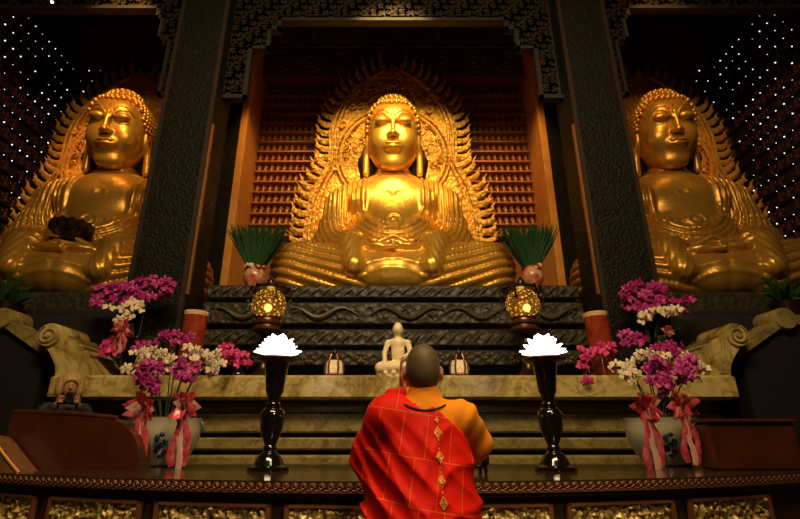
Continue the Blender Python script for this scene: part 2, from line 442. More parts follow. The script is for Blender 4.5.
# big beam above, frieze with two rows of rosettes
sbox('trim_5', (-8.04, 6.6, 9.5), (8.04, 7.1, 11.55), M['beam'])
fz = MB(); fz.box((-3.14, 9.30, 9.35), (3.14, 9.74, 11.5))
fr = struct(fz.obj('trim_6', M['frieze'], smooth=False), 'dark red frieze carved with rosettes above the central alcove')
rz = MB()
for zz in (9.78, 10.68):
    for k in range(8):
        cx = -2.75 + k*0.785
        for rr, tr in ((0.30, 0.03), (0.17, 0.025)):
            ring = [(cx+rr*math.cos(a), 9.28, zz+rr*math.sin(a)) for a in [2*math.pi*i/20 for i in range(21)]]
            rz.tube(ring, tr, 6)
        for q in range(8):
            a = q*math.pi/4
            rz.ball((cx+.235*math.cos(a), 9.29, zz+.235*math.sin(a)), (.05,.03,.05), 6, 4)
        rz.ball((cx, 9.29, zz), (.08,.04,.08), 8, 4)
    rz.box((-3.14, 9.26, zz-.46), (3.14, 9.30, zz-.42)); 
rz.obj('rosette_carving', M['frieze'], fr)

# ================================================================== altar masonry
def yh(py, D): return at(393, py, D).z
HL = yh(375, 5.3)            # ledge top
t = thing('marble_altar', 'long green-yellow marble altar ledge with stepped mouldings behind the offering table', 'altar', (0, 5.3, 0))
def mpart(name, x, d0, d1, z0, z1, m, b=0.02):
    return MB().box((-x, d0-5.3, z0), (x, d1-5.3, z1), b=b).obj(name, m, t, smooth=False)
mpart('ledge', 3.70, 5.3, 5.93, yh(399, 5.3), HL, M['marble'], 0.025)
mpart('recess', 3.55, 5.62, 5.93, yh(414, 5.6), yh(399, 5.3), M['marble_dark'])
mpart('step', 3.6, 5.52, 5.93, yh(433, 5.52), yh(414, 5.6), M['marble_dull'])
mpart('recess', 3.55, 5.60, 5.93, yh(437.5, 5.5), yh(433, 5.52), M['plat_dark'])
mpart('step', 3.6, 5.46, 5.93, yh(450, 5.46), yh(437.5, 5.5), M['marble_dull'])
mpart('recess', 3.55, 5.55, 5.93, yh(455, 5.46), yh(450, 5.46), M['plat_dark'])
mpart('step', 3.6, 5.36, 5.93, 0, yh(455, 5.46), M['marble_dull'])

# dark carved wooden platform under the central statue
HP = yh(285, 6.6)
t = thing('carved_platform', 'dark carved wooden platform of stacked mouldings under the central statue', 'platform', (0, 6.6, HL))
def ppart(name, x, d0, py0, py1, m, rel=None):
    z0, z1 = yh(py1, d0)-HL, yh(py0, d0)-HL
    o = MB().box((-x, d0-6.6, z0), (x, 3.1, z1), b=0.02).obj(name, m, t, smooth=False)
    if rel:
        mb = MB(); zc = .5*(z0+z1); H = z1-z0; y = d0-6.6-0.005
        if rel == 'wave':
            n = int(2*x/0.16)
            for k in range(n):
                cx = -x+.1+k*0.16
                mb.tube([(cx-.05, y, zc-H*.28), (cx, y-.02, zc), (cx+.07, y, zc+H*.28)], [.012,.02,.012], 6)
        if rel == 'dragon':
            for c in (-2.0, -0.95, 0.15, 1.15, 2.1):
                s_ = 1 if c < 0 else -1
                pts = [(c+s_*(u-.5)*0.95, y-.02, zc+H*.22*math.sin(u*9+1)) for u in [i/24 for i in range(25)]]
                mb.tube(pts, [.008+.03*math.sin(math.pi*min(1, i/24*1.1)) for i in range(25)], 7)
                for q in range(8):
                    bx = c + s_*(q/8-.45)*1.0
                    a = random.random()*6
                    mb.tube([(bx, y, zc), (bx+.06*math.cos(a), y-.02, zc+H*.25*math.sin(a)), (bx+.12*math.cos(a+.6), y, zc+H*.36*math.sin(a+.6))], [.016,.012,.005], 5)
        if rel == 'flower':
            for k in range(int(2*x/.34)):
                cx = -x+.2+k*.34
                for q in range(6):
                    a = q*math.pi/3
                    mb.ball((cx+.055*math.cos(a), y, zc+.055*math.sin(a)), (.035,.018,.03), 6, 4)
                mb.tube([(cx+.08, y, zc-.03), (cx+.17, y-.01, zc+.05), (cx+.26, y, zc-.02)], .012, 5)
        mb.obj('relief_carving', M['relief'], o)
    return o
ppart('moulding', 2.66, 6.60, 285, 298, M['plat'], 'wave')
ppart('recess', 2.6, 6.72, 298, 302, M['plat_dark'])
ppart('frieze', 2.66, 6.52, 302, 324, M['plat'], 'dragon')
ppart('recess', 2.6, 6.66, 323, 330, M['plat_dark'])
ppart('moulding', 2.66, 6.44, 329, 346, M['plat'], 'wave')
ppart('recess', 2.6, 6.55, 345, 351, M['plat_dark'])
ppart('frieze', 2.66, 6.36, 350, 366, M['plat'], 'flower')
o = MB().box((-2.6, -.1, -HL), (2.6, 3.1, yh(365.5, 6.5)-HL+.02)).obj('plinth', M['plat_dark'], t, smooth=False)
HS = 3.22
for sx in (-1, 1):
    t = thing('side_platform', 'plain dark wooden platform under the %s statue' % ('left' if sx < 0 else 'right'), 'platform', (sx*5.75, 6.3, 0))
    MB().box((-2.25, .1, 0), (2.25, 3.4, HS-.32), b=.02).obj('base', M['beam'], t, smooth=False)
    MB().box((-2.27, .32, HS-.32), (2.27, 3.4, HS), b=.03).obj('top_moulding', M['plat'], t, smooth=False)
    MB().box((-2.2, -.28, 0), (2.2, .1, 2.72), b=.02).obj('front_step', M['beam'], t, smooth=False)

# marble scroll ends and curved rails
for sx in (-1, 1):
    side = 'left' if sx < 0 else 'right'
    t = thing('marble_scroll_end', 'marble balustrade end with rolled scroll top on the %s end of the altar ledge' % side, 'balustrade', (sx*3.2, 5.34, HL))
    # profile in local x (outwards = +) and z : rises in a quarter curve from the ledge to a rolled end
    W = 0.52; top = yh(329, 5.34)-HL
    outer = []
    for k in range(11):
        u = k/10; outer.append((0.02+ (W+.06)*u, (top-.06)*(math.sin(u*math.pi/2)**0.8)))
    inner = []
    for k in range(9):
        u = k/8; inner.append((W+.12 - .16*math.sin(u*math.pi/2), (top-.22)*(1-u)))
    poly = outer + [(W+.12, top-.10)] + inner
    poly = [(p[0]*sx, p[1]) for p in poly]
    if sx < 0: poly = poly[::-1]
    MB().prism(poly, 0, .57).obj('slab', M['marble'], t, smooth=False)
    MB().lathe([(0.001,0),(.125,0),(.135,.02),(.135,.55),(.125,.57),(.001,.57)], 20, Matrix.Translation((sx*(W+.12), -.03, top-.07)) @ Matrix.Rotation(R(-90),4,'X')).obj('rolled_end', M['marble'], t)
    mb = MB(); c0 = (sx*(W+.12), -.04, top-.07)
    mb.tube([(c0[0]+sx*(.11-.09*i/20)*math.cos(-i*.5+1), -.035, c0[2]+(.11-.09*i/20)*math.sin(-i*.5+1)) for i in range(21)], .011, 5)
    mb.obj('scroll_carving', M['marble_dull'], t)
    mb = MB()
    for q in range(5):
        f_ = 0.25 + .16*q
        mb.tube([((0.02+(W+.06)*f_)*sx, y_, (top-.06)*(math.sin(f_*math.pi/2)**.8)+.005) for y_ in (0.02, .55)], .02, 6)
    mb.obj('ribbing', M['marble_dull'], t)
    # outer curved rail with dark panel
    t = thing('marble_rail', 'dark curved stair rail with marble coping beyond the %s scroll end' % side, 'rail', (sx*3.92, 5.5, 0))
    n = 14; up, dn = [], []
    for k in range(n+1):
        u = k/n; x = 0.06+u*1.6
        z = yh(345, 5.5) + 0.34*(u/0.35)**1.0*(1 if u < .35 else 0) + (0 if u < .35 else .34+ .02*math.sin((u-.35)*4))
        up.append((x*sx, z)); dn.append((x*sx, z-.11))
    poly = up + dn[::-1]; pl = dn + [(1.66*sx, 0), (.06*sx, 0)]
    if sx > 0: poly = poly[::-1]; pl = pl[::-1]
    MB().prism(poly, -.02, .32).obj('coping', M['marble_dull'], t, smooth=False)
    MB().prism(pl, .04, .26).obj('panel', M['plat_dark'], t, smooth=False)
    k = 5
    MB().lathe([(0.001,0),(.12,0),(.13,.02),(.13,.36),(.12,.38),(.001,.38)], 20, Matrix.Translation((up[k][0], -.05, up[k][1]-.04)) @ Matrix.Rotation(R(-90),4,'X')).obj('rolled_end', M['marble_dull'], t)

# ================================================================== the seated statues
def buddha_body(X, Y, Z):
    ax = np.abs(X)
    d = ell(X, Y, Z, (0, .06, 1.84), (.92, .50, .72))
    d = su(d, ell(X, Y, Z, (0, -.10, 1.12), (.82, .62, .72)), .15)
    d = su(d, ell(ax, Y, Z, (.36, -.34, 1.92), (.40, .16, .26)), .15)          # pectorals
    d = su(d, ell(X, Y, Z, (0, -.30, 1.55), (.50, .27, .42)), .15)
    d = su(d, cap(X, Y, Z, (0, .04, 2.3), (0, -.08, 2.76), .33, .28), .16)      # neck
    d = su(d, cap(ax, Y, Z, (.55, .05, 2.17), (.97, .06, 2.0), .22, .27), .12)
    d = su(d, cap(ax, Y, Z, (.22, .06, 2.42), (.80, .06, 2.16), .17, .22), .14)
    d = su(d, ell(X, Y, Z, (0, -.22, 2.22), (.45, .22, .2)), .15)
    for zc in (2.52, 2.62):
        d = d - .018*np.exp(-((Z-zc+.10*(Y+.1))/.025)**2)*(np.sqrt(X*X+Y*Y) < .5)
    neck = d.copy()
    arm = cap(ax, Y, Z, (.96, .06, 1.95), (1.13, -.12, 1.10), .265, .27)
    arm = su(arm, cap(ax, Y, Z, (1.12, -.14, 1.08), (.60, -.86, .80), .27, .23), .12)
    d = su(d, arm, .08)
    # sleeves hanging over the lap
    d = su(d, cap(ax, Y, Z, (.68, -.86, .80), (.62, -.98, .60), .23, .2), .08)
    legs = cap(ax, Y, Z, (.45, -.15, .50), (1.46, -.52, .50), .50, .45)
    legs = su(legs, cap(ax, Y, Z, (1.46, -.56, .44), (.1, -.98, .34), .42, .34), .14)
    legs = su(legs, ell(X, Y, Z, (0, -.55, .30), (1.2, .66, .36)), .1)
    # folds
    u = np.sqrt(X*X + np.minimum(Z-1.72, 0)**2)
    robe = sstep(.47, .52, u)*sstep(2.75, 2.5, Z)
    ph = (u-.5)/.088
    rid = np.abs(np.sin(math.pi*ph))**0.55
    d = d - robe*(.062*rid - .02)
    d = d - .03*np.exp(-((u-.50)/.03)**2)*(Z < 2.4)
    # belly scroll
    sc = (X**2 + (Z-1.36)**2)
    d = np.where((Y < -.3) & (sc < .03), d - .035*np.abs(np.sin(np.sqrt(sc)*30+.5*np.arctan2(Z-1.36, X)))**.8, d)
    for k in (1, 2, 3):
        q = np.sqrt((ax-.17-.10*k)**2+((Z-1.35-.02*k+ .5*(ax-.2-.1*k))/1.6)**2)
        d = np.where(Y < -.2, d - .03*np.exp(-(q/.03)**2), d)
    g = Z - .36*(ax-1.0) + .10*Y
    legs = legs - .085*(np.abs(np.sin(math.pi*(g-.05)/.14))**.4)*sstep(.25, .7, ax)*sstep(1.05, .85, Z)
    # hem of the inner robe over the lap
    d = su(d, legs, .05)
    hem = np.sqrt((Y+.74+.25*X*X)**2 + (Z-.93-.12*ax*ax)**2) - .06
    hem = np.maximum(hem, ax-.55)
    d = su(d, hem, .04)
    slv = cap(ax, Y, Z, (.66, -.98, .78), (.58, -1.24, .36), .20, .15)
    slv = slv - .022*np.abs(np.sin((ax*1.3+Z*.5)*24))**.6
    d = su(d, slv, .025)
    arcz = Z-.30+.55*ax*ax
    d = d - .022*np.exp(-(arcz/.03)**2)*(ax < .5)*(Y < -.8) - .022*np.exp(-((arcz-.16)/.03)**2)*(ax < .42)*(Y < -.8)
    d = ss(d, cap(ax, Y, Z, (0, -.93, .84), (.38, -.86, .86), .035, .02), .03)
    # hands one upon the other
    d = su(d, ell(ax, Y, Z, (.22, -1.02, .70), (.27, .24, .085)), .05)
    for k in range(4):
        y0 = -1.20 + .075*k
        d = su(d, cap(X, Y, Z, (-.02, y0-.02, .76), (.34, y0+.05, .73), .042, .04), .012)
        d = su(d, cap(X, Y, Z, (.02, y0-.06, .67), (-.34, y0+.02, .66), .042, .04), .012)
    d = su(d, cap(ax, Y, Z, (.28, -1.0, .80), (.02, -1.04, .92), .05, .035), .02)
    # small rosette on the chest
    rr = np.sqrt(X**2+(Z-1.97)**2); th = np.arctan2(Z-1.97, X)
    d = np.where((Y < -.3) & (rr < .14), d - .014*np.exp(-((rr-.085)/.03)**2)*(.6+.4*np.cos(4*th)), d)
    return np.maximum(d, -Z)
Vb, Fb = sculpt(buddha_body, (-2.1, -1.62, -.03), (2.1, .75, 3.0), .023)
buddha_body_me = np_mesh('statue body', Vb, Fb)

SN = 2.7
def boxy(X, Y, Z, c, r):
    k = (np.abs((X-c[0])/r[0])**SN + np.abs((Y-c[1])/r[1])**SN + np.abs((Z-c[2])/r[2])**SN)**(1/SN)
    return (k-1)*min(r)
def boxdir(x, y, z):
    k = (abs(x)**SN+abs(y)**SN+abs(z)**SN)**(1/SN); return x/k, y/k, z/k
def hairline(x, y):
    x = abs(x)
    return .625 + .22*min(x, .34) - 2.2*max(0, x-.36) - .7*max(0, y+.33)
def buddha_head(X, Y, Z):
    ax = np.abs(X)
    d = boxy(X, Y, Z, (0, .10, .22), (.475, .545, .55))
    d = su(d, ell(X, Y, Z, (0, -.04, -.12), (.435, .44, .43)), .12)
    d = su(d, ell(X, Y, Z, (0, -.31, -.43), (.22, .14, .12)), .13)
    Z0 = Z; Z = Z - .15
    d = su(d, ell(ax, Y, Z, (.23, -.32, -.16), (.16, .14, .18)), .10)            # cheeks
    Z = Z - .07
    # eye sockets and brows
    d = ss(d, ell(ax, Y, Z, (.225, -.56, .145), (.125, .085, .07)), .07)
    brow = [(.05, -.50, .06), (.06, -.50, .13), (.10, -.495, .205), (.17, -.475, .265), (.25, -.44, .26), (.32, -.38, .215), (.37, -.32, .15)]
    for a, b in zip(brow, brow[1:]):
        d = su(d, cap(ax, Y, Z, a, b, .020, .016), .010)
    for a, b in zip(brow[2:], brow[3:]):
        d = ss(d, cap(ax, Y, Z, (a[0], a[1]-.015, a[2]-.035), (b[0], b[1]-.015, b[2]-.035), .014, .014), .02)
    d = su(d, ell(ax, Y, Z, (.20, -.435, .085), (.14, .085, .075)), .02)       # lids
    lid = [(.075, -.515, .052), (.15, -.535, .028), (.23, -.52, .026), (.315, -.45, .05)]
    for a, b in zip(lid, lid[1:]):
        d = ss(d, cap(ax, Y, Z, a, b, .014, .014), .012)
    lid = [(.075, -.50, .11), (.14, -.505, .145), (.23, -.49, .148), (.32, -.42, .10)]
    for a, b in zip(lid, lid[1:]):
        d = ss(d, cap(ax, Y, Z, a, b, .010, .010), .008)
    Z = Z + .07
    # nose
    d = su(d, cap(X, Y, Z, (0, -.47, .24), (0, -.565, -.09), .030, .05), .04)
    d = su(d, ell(X, Y, Z, (0, -.575, -.11), (.065, .065, .052)), .03)
    d = su(d, ell(ax, Y, Z, (.068, -.52, -.12), (.044, .06, .045)), .025)
    d = ss(d, ell(ax, Y, Z, (.04, -.60, -.175), (.022, .035, .02)), .015)
    # mouth
    d = su(d, ell(X, Y, Z, (0, -.475, -.30), (.16, .07, .10)), .06)
    d = su(d, ell(ax, Y, Z, (.05, -.525, -.268), (.085, .035, .026)), .015)
    d = su(d, ell(X, Y, Z, (0, -.52, -.325), (.10, .038, .032)), .015)
    d = ss(d, cap(ax, Y, Z, (0, -.565, -.296), (.15, -.50, -.280), .010, .008), .01)
    d = ss(d, ell(X, Y, Z, (0, -.55, -.40), (.10, .05, .025)), .04)
    d = ss(d, ell(X, Y, Z, (0, -.575, -.215), (.02, .03, .04)), .02)
    Z = Z0
    # long ears
    e = ell(ax, Y, Z, (.495, .08, .06), (.055, .15, .25))
    e = su(e, cap(ax, Y, Z, (.505, .06, -.1), (.52, .03, -.52), .055, .07), .05)
    e = ss(e, ell(ax, Y, Z, (.555, .05, .10), (.04, .08, .15)), .03)
    e = ss(e, ell(ax, Y, Z, (.55, .03, -.50), (.05, .02, .10)), .02)
    d = su(d, e, .03)
    d = su(d, ell(X, Y, Z, (0, -.44, .53), (.020, .020, .020)), .01)            # mark on the brow
    d = su(d, cap(X, Y, Z, (0, .14, -.4), (0, .26, -.8), .27, .27), .08)
    return d
Vh, Fh = sculpt(buddha_head, (-.66, -.8, -.98), (.66, .75, .85), .0145)
buddha_head_me = np_mesh('statue head', Vh, Fh)
hb = MB()
hb.ball((0, 0, 0), 1.0, 24, 14)
hb.v = [(.495*a, .12+.56*b, .23+.565*c_) for a, b, c_ in (boxdir(*p) for p in hb.v)]
hb.ball((0, .14, .76), (.30, .29, .19), 18, 10)
def hair_ok(p):
    x, y, z = p
    if z < -.38: return False
    if y < .02:
        return z > hairline(x, y) and (z > -.02)
    return True
for i in range(1, 24):
    th = math.pi*i/24; n = max(1, int(2*math.pi*math.sin(th)*6.1))
    for k in range(n):
        a = 2*math.pi*(k+.5*(i % 2))/n
        q = boxdir(math.sin(th)*math.cos(a), math.sin(th)*math.sin(a), math.cos(th)); p = (.505*q[0], .12+.57*q[1], .23+.575*q[2])
        if hair_ok(p) and not (p[2] > .78 and math.hypot(p[0], p[1]-.12) < .27):
            hb.ball(p, .044, 7, 5)
for i in range(1, 6):
    th = math.pi*.5*i/5.2; n = max(1, int(2*math.pi*math.sin(th)*3.4))
    for k in range(n):
        a = 2*math.pi*(k+.5*(i % 2))/n
        hb.ball((.315*math.sin(th)*math.cos(a), .14+.30*math.sin(th)*math.sin(a), .76+.20*math.cos(th)), .042, 7, 5)
# cut the hair cap away from the face: keep only what lies above the hairline
hv = []
cap_n = 24*13+2
hair_me = hb.mesh('statue hair')
import bmesh
bm = bmesh.new(); bm.from_mesh(hair_me)
bm.verts.ensure_lookup_table()
kill = [v for v in bm.verts[:cap_n] if not (v.co.y > .0 or v.co.z > hairline(v.co.x, v.co.y)+.02 )]
bmesh.ops.delete(bm, geom=kill, context='VERTS'); bm.to_mesh(hair_me); bm.free()

def head_shadow(X, Y, Z):  # added dark volumes standing in for the head's shadow beside the neck
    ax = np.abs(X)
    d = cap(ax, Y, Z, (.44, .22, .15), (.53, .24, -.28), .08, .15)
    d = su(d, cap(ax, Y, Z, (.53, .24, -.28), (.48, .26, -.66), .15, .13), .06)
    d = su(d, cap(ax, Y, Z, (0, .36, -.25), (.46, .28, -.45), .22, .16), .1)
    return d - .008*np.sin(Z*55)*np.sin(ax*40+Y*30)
Vn, Fn = sculpt(head_shadow, (-.78, -.02, -.9), (.78, .7, .4), .024)
head_shadow_me = np_mesh('statue head shadow', Vn, Fn); head_shadow_me.materials.append(M['head_shadow'])
head_shadow_me.polygons.foreach_set('use_smooth', [True]*len(head_shadow_me.polygons))

def mandorla(label, loc, m, scale=1.0):
    t = thing('flame_mandorla', label, 'halo', loc, 0, None, scale)
    key = [(0,1.50),(.9,1.76),(1.9,1.84),(2.5,1.80),(3.0,1.66),(3.3,1.50),(3.55,1.40),(3.9,1.40),(4.3,1.42),(4.7,1.36),(5.1,1.20),(5.45,.94),(5.75,.60),(5.95,.32),(6.12,.0)]
    def w(z):
        for (z0,a),(z1,b) in zip(key, key[1:]):
            if z <= z1:
                u = (z-z0)/(z1-z0); return a+(b-a)*u
        return 0
    NZ, NX = 150, 60
    vs, fs = [], []
    for i in range(NZ+1):
        z = 6.12*i/NZ
        for j in range(NX+1):
            u = -1+2*j/NX; x = u*w(z)
            n_ = mnoise.turbulence(Vector((x*2.6, z*2.6, 3.1)), 3, True)
            y = -.10*(1-u*u) - .06*n_
            vs.append((x, y-.04, z))
    off = len(vs)
    for i in range(NZ+1):
        z = 6.12*i/NZ
        for j in range(NX+1):
            u = -1+2*j/NX; vs.append((u*w(z), .12, z))
    for i in range(NZ):
        for j in range(NX):
            a = i*(NX+1)+j
            fs.append((a, a+1, a+NX+2, a+NX+1)); fs.append((off+a, off+a+NX+1, off+a+NX+2, off+a+1))
        a = i*(NX+1)
        fs.append((a, a+NX+1, off+a+NX+1, off+a)); b = a+NX
        fs.append((b, off+b, off+b+NX+1, b+NX+1))
    mb = MB(); mb.add(vs, fs); mb.obj('slab', m, t)
    # round nimbus ring behind the head, body aureole ring, border beading
    rg = MB()
    for rr, tr in ((1.12, .045), (1.22, .03)):
        rg.tube([(rr*math.cos(a), -.17, 3.62+rr*math.sin(a)) for a in [2*math.pi*i/48 for i in range(49)]], tr, 6)
    for f_ in (.86, .93):
        for s_ in (-1, 1):
            rg.tube([(s_*f_*w(z), -.14, z*.985) for z in [6.0*i/40 for i in range(41)]], .03, 6)
    rg.obj('border_ring', m, t)
    rnd = random.Random(3); made = 0
    while made < 96:
        z = rnd.uniform(.4, 5.5); u = rnd.uniform(-.83, .83); x = u*w(z)
        if abs(x) < .8 and z < 3.6: continue
        r0 = rnd.uniform(.07, .13); a0 = rnd.uniform(0, 6); hd = rnd.choice((-1, 1)); made += 1
        sw = MB()
        sw.tube([(x+hd*r0*(1-i/15)*math.cos(a0+i*.55), -.15-.03*i/14, z+r0*(1-i/15)*math.sin(a0+i*.55)) for i in range(14)], [.010+.014*math.sin(math.pi*i/13) for i in range(14)], 5)
        sw.obj('cloud_swirl', m, t)
    # flame tongues round the rim
    arc = [(w(z), z) for z in [.5+5.6*i/300 for i in range(301)]]
    s_, nxt, spots = 0, 0, []
    for (xa, za), (xb, zb) in zip(arc, arc[1:]):
        s_ += math.hypot(xb-xa, zb-za)
        if s_ >= nxt:
            nx, nz = (zb-za), -(xb-xa); L = math.hypot(nx, nz) or 1
            spots.append((xa, za, nx/L, nz/L)); nxt += .205
    first = {}
    for k, (x, z, nx, nz) in enumerate(spots):
        ln = .29 + .06*math.sin(k*2.3)
        for sx in (-1, 1):
            if x < .06 and sx > 0: continue
            dx, dz = nx*.8, nz*.5+.62
            pts = [(sx*(x-nx*.06), 0, z-nz*.06), (sx*(x+nx*.13), -.03, z+nz*.13-.01), (sx*(x+nx*.2+dx*ln*.25), -.05, z+nz*.17+dz*ln*.35),
                   (sx*(x+nx*.19+dx*ln*.30), -.05, z+nz*.16+dz*ln*.75), (sx*(x+nx*.2+dx*ln*.52), -.07, z+nz*.16+dz*ln*1.15)]
            mb = MB(); mb.tube(pts, [.085,.075,.05,.026,.004], 8, flat=.5)
            mb.obj('flame', m, t)
    return t

def buddha(label, loc, scale, m, mh, rz=0):
    t = thing('buddha_statue', label, 'statue', loc, rz, None, scale)
    b = link('body', buddha_body_me if m is M['gold'] else buddha_body_me.copy(), None, t)
    if m is not M['gold']: b.data.materials.clear()
    b.data.materials.append(m)
    b.data.polygons.foreach_set('use_smooth', [True]*len(b.data.polygons))
    h = link('head', buddha_head_me if m is M['gold'] else buddha_head_me.copy(), None, t)
    if m is not M['gold']: h.data.materials.clear()
    h.data.materials.append(m)
    hr = link('hair', hair_me if m is M['gold'] else hair_me.copy(), None, h)
    if m is not M['gold']: hr.data.materials.clear()
    hr.data.materials.append(mh)
    for o in (h, hr):
        o.data.polygons.foreach_set('use_smooth', [True]*len(o.data.polygons))
    link('head_shadow_mass', head_shadow_me, None, h)
    h.location = (0, -.26, 3.09); h.rotation_euler = (R(15), 0, 0); h.scale = (.98, 1, 1.03)
    return t
buddha('large golden seated statue at the centre in front of the brightest halo', (0, 8.0, HP), 1.0, M['gold'], M['hair'])
mandorla('bright golden flame-edged halo behind the central statue', (0, 9.1, HP), M['gold_relief'])
SB = 1.03
buddha('golden seated statue at the left holding a dark bowl in its lap', (-5.15, 7.9, HS), SB, M['darker_gold'].copy(), M['hair'], R(9))
mandorla('golden flame-edged halo behind the left statue', (-5.80, 9.0, HS), M['darker_relief'], .97)
buddha('dim golden seated statue at the right with empty hands', (5.1, 7.9, HS), SB, M['darker_gold'].copy(), M['hair'], R(-9))
mandorla('dim golden flame-edged halo behind the right statue', (5.65, 9.0, HS), M['darker_relief'], .97)

# dark bowl in the left statue's hands
t = thing('offering_bowl', 'dark lotus-shaped bowl held in the lap of the left statue', 'bowl', (-5.15+.16, 7.9-1.02*SB, HS+.86*SB))
t.scale = (.85, .85, .85)
MB().lathe([(.001,0),(.14,0),(.12,.04),(.26,.14),(.34,.26),(.36,.30),(.32,.30),(.22,.18),(.001,.14)], 24).obj('bowl', M['dark_bronze'], t)
for k in range(12):
    a = 2*math.pi*k/12
    mb = MB(); mb.ball((.30*math.cos(a), .30*math.sin(a), .24), (.07,.07,.12), 7, 5); mb.obj('petal', M['dark_bronze'], t)

# ================================================================== rows of little statuettes
def statuette_mesh(m):
    mb = MB()
    mb.lathe([(.001,0),(.062,0),(.065,.02),(.058,.035),(.04,.04),(.034,.08),(.036,.105),(.02,.125),(.001,.128)], 10)
    mb.ball((0,-.005,.148), (.025,.025,.03), 8, 6); mb.ball((0,0,.178), .012, 6, 4)
    mb.lathe([(.001,0),(.052,0),(.052,.012),(.001,.012)], 12, Matrix.Translation((0,.045,.145)) @ Matrix.Rotation(R(90),4,'X'))
    me = mb.mesh('statuette'); me.materials.append(m)
    me.polygons.foreach_set('use_smooth', [True]*len(me.polygons)); return me
st_me = statuette_mesh(M['statuette'])
def halo_hides(px, py):
    hw = np.interp(py, [58, 75, 100, 150, 230, 290], [0, 48, 66, 84, 90, 92])
    return abs(px-393) < hw
ROW = 0.262; cells = []
zb0 = yh(232, 9.6)
nrow = 17
sh = MB()
for r_ in range(nrow):
    z = zb0 + (r_-.35)*ROW
    if z > 9.2: break
    sh.box((-3.14, 9.52, z-.035), (3.14, 9.74, z))
    for k in range(44):
        x = -3.06 + k*0.1425
        p = to_px((x, 9.6, z+.1))
        if halo_hides(*p) or abs(x) > 3.08: continue
        cells.append((abs(x), x, z))
sho = struct(sh.obj('trim_7', M['shelf'], smooth=False), 'narrow gilded shelves across the back of the central alcove')
cells.sort(key=lambda c: -c[0])
for n_, (_, x, z) in enumerate(cells[:298]):
    o = bpy.data.objects.new('statuette', st_me); COL.objects.link(o); o.location = (x, 9.62, z)
    o.scale = (1.0, 1.0, 1.08)
    sd = 'left' if x < 0 else 'right'
    tag(o, 'little bronze seated statuette on the alcove shelves %s of the central halo' % sd, 'statuette', 'little statuettes %s of the central halo' % sd)

# side bay walls: dark niches each with a tiny lamp
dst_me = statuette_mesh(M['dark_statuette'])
dl = MB(); dl.ball((0,0,0), .0155, 7, 5); dot_me = dl.mesh('lamp dot'); dot_me.materials.append(M['dot'])
ns = 0
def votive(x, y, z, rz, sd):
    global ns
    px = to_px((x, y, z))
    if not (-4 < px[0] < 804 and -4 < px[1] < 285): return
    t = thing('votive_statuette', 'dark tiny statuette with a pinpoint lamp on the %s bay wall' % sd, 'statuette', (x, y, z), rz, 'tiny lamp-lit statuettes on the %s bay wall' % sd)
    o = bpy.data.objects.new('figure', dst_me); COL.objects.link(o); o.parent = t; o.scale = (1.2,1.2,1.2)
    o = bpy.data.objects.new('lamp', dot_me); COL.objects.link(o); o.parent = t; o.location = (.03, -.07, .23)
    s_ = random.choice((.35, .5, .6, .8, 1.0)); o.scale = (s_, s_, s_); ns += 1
for sx, sd in ((-1, 'left'), (1, 'right')):
    sh = MB()
    for r_ in range(18):
        z = 4.2 + r_*.315
        sh.box((min(sx*8.05, sx*7.93), 5.2, z-.05), (max(sx*8.05, sx*7.93), 9.74, z-.01))
        sh.box((min(sx*4.2, sx*7.93), 9.60, z-.05), (max(sx*4.2, sx*7.93), 9.75, z-.01))
        for k in range(11):
            if random.random() < .15: continue
            votive(sx*7.98, 7.2+k*.22+(.11 if r_ % 2 else 0), z, -sx*R(90), sd)
        for k in range(12):
            x = 7.72-k*.28-(.14 if r_ % 2 else 0)
            q = to_px((x, 9.66, z+.1))
            w_ = np.interp(q[1], [50, 75, 100, 150, 230, 290], [20, 45, 75, 100, 122, 130])
            if q[0] - 628 < w_-22 + 24: continue
            if random.random() < .12: continue
            votive(sx*x, 9.67, z, 0, sd)
    struct(sh.obj('trim_8' if sx < 0 else 'trim_9', M['wall'], smooth=False), 'dark shelves on the %s bay wall' % sd)

# ================================================================== offering table
XT = 3.3
def tf(x): return 2.97 + .58*(x/2.6)**2       # bowed front edge
HT = 1.05
t = thing('offering_table', 'dark lacquered offering table with a bowed front and gilt carved panels', 'table', (0, 0, 0))
def strip(name, y_off, z0, z1, back, m, x=XT, n=48):
    vs, fs = [], []
    for k in range(n+1):
        X_ = -x+2*x*k/n; y0 = tf(X_)+y_off
        y1 = back if back else y0+.06
        vs += [(X_, y0, z0), (X_, y1, z0), (X_, y1, z1), (X_, y0, z1)]
    for k in range(n):
        a = k*4
        for q in range(4): fs.append((a+q, a+(q+1)%4, a+4+(q+1)%4, a+4+q)[::-1])
    fs.append((0,1,2,3)); fs.append((n*4+3, n*4+2, n*4+1, n*4))
    return MB().add(vs, fs).obj(name, m, t, smooth=False)
strip('tabletop', 0, HT-.055, HT, 4.72, M['lacquer'])
strip('edge_band', .012, HT-.085, HT-.055, None, M['lacquer'])
strip('apron', .03, HT-.10, HT-.085, 4.6, M['lacquer'])
strip('body', .06, 0, HT-.10, 4.6, M['lacquer'])
strip('lip_moulding', -.006, HT-.062, HT-.05, None, M['copper_trim'])
# running scroll along the edge
mb = MB(); 
xs = -2.95
while xs < 2.95:
    y = tf(xs)-.006; zc = HT-.03; r_ = .019
    an = math.atan(2*.58*xs/2.6**2)
    pts = []
    for i in range(15):
        a = i*.62; q = r_*(1-i/20)
        pts.append((xs+q*math.cos(a), y+q*math.cos(a)*math.tan(an), zc+q*math.sin(a)))
    pts = [(xs-.035, y-.035*math.tan(an), zc-.018), (xs-.01, y, zc-.02)] + pts
    mb.tube(pts, .0042, 4); xs += .052
mb.obj('scroll_trim', M['copper_trim'], t)
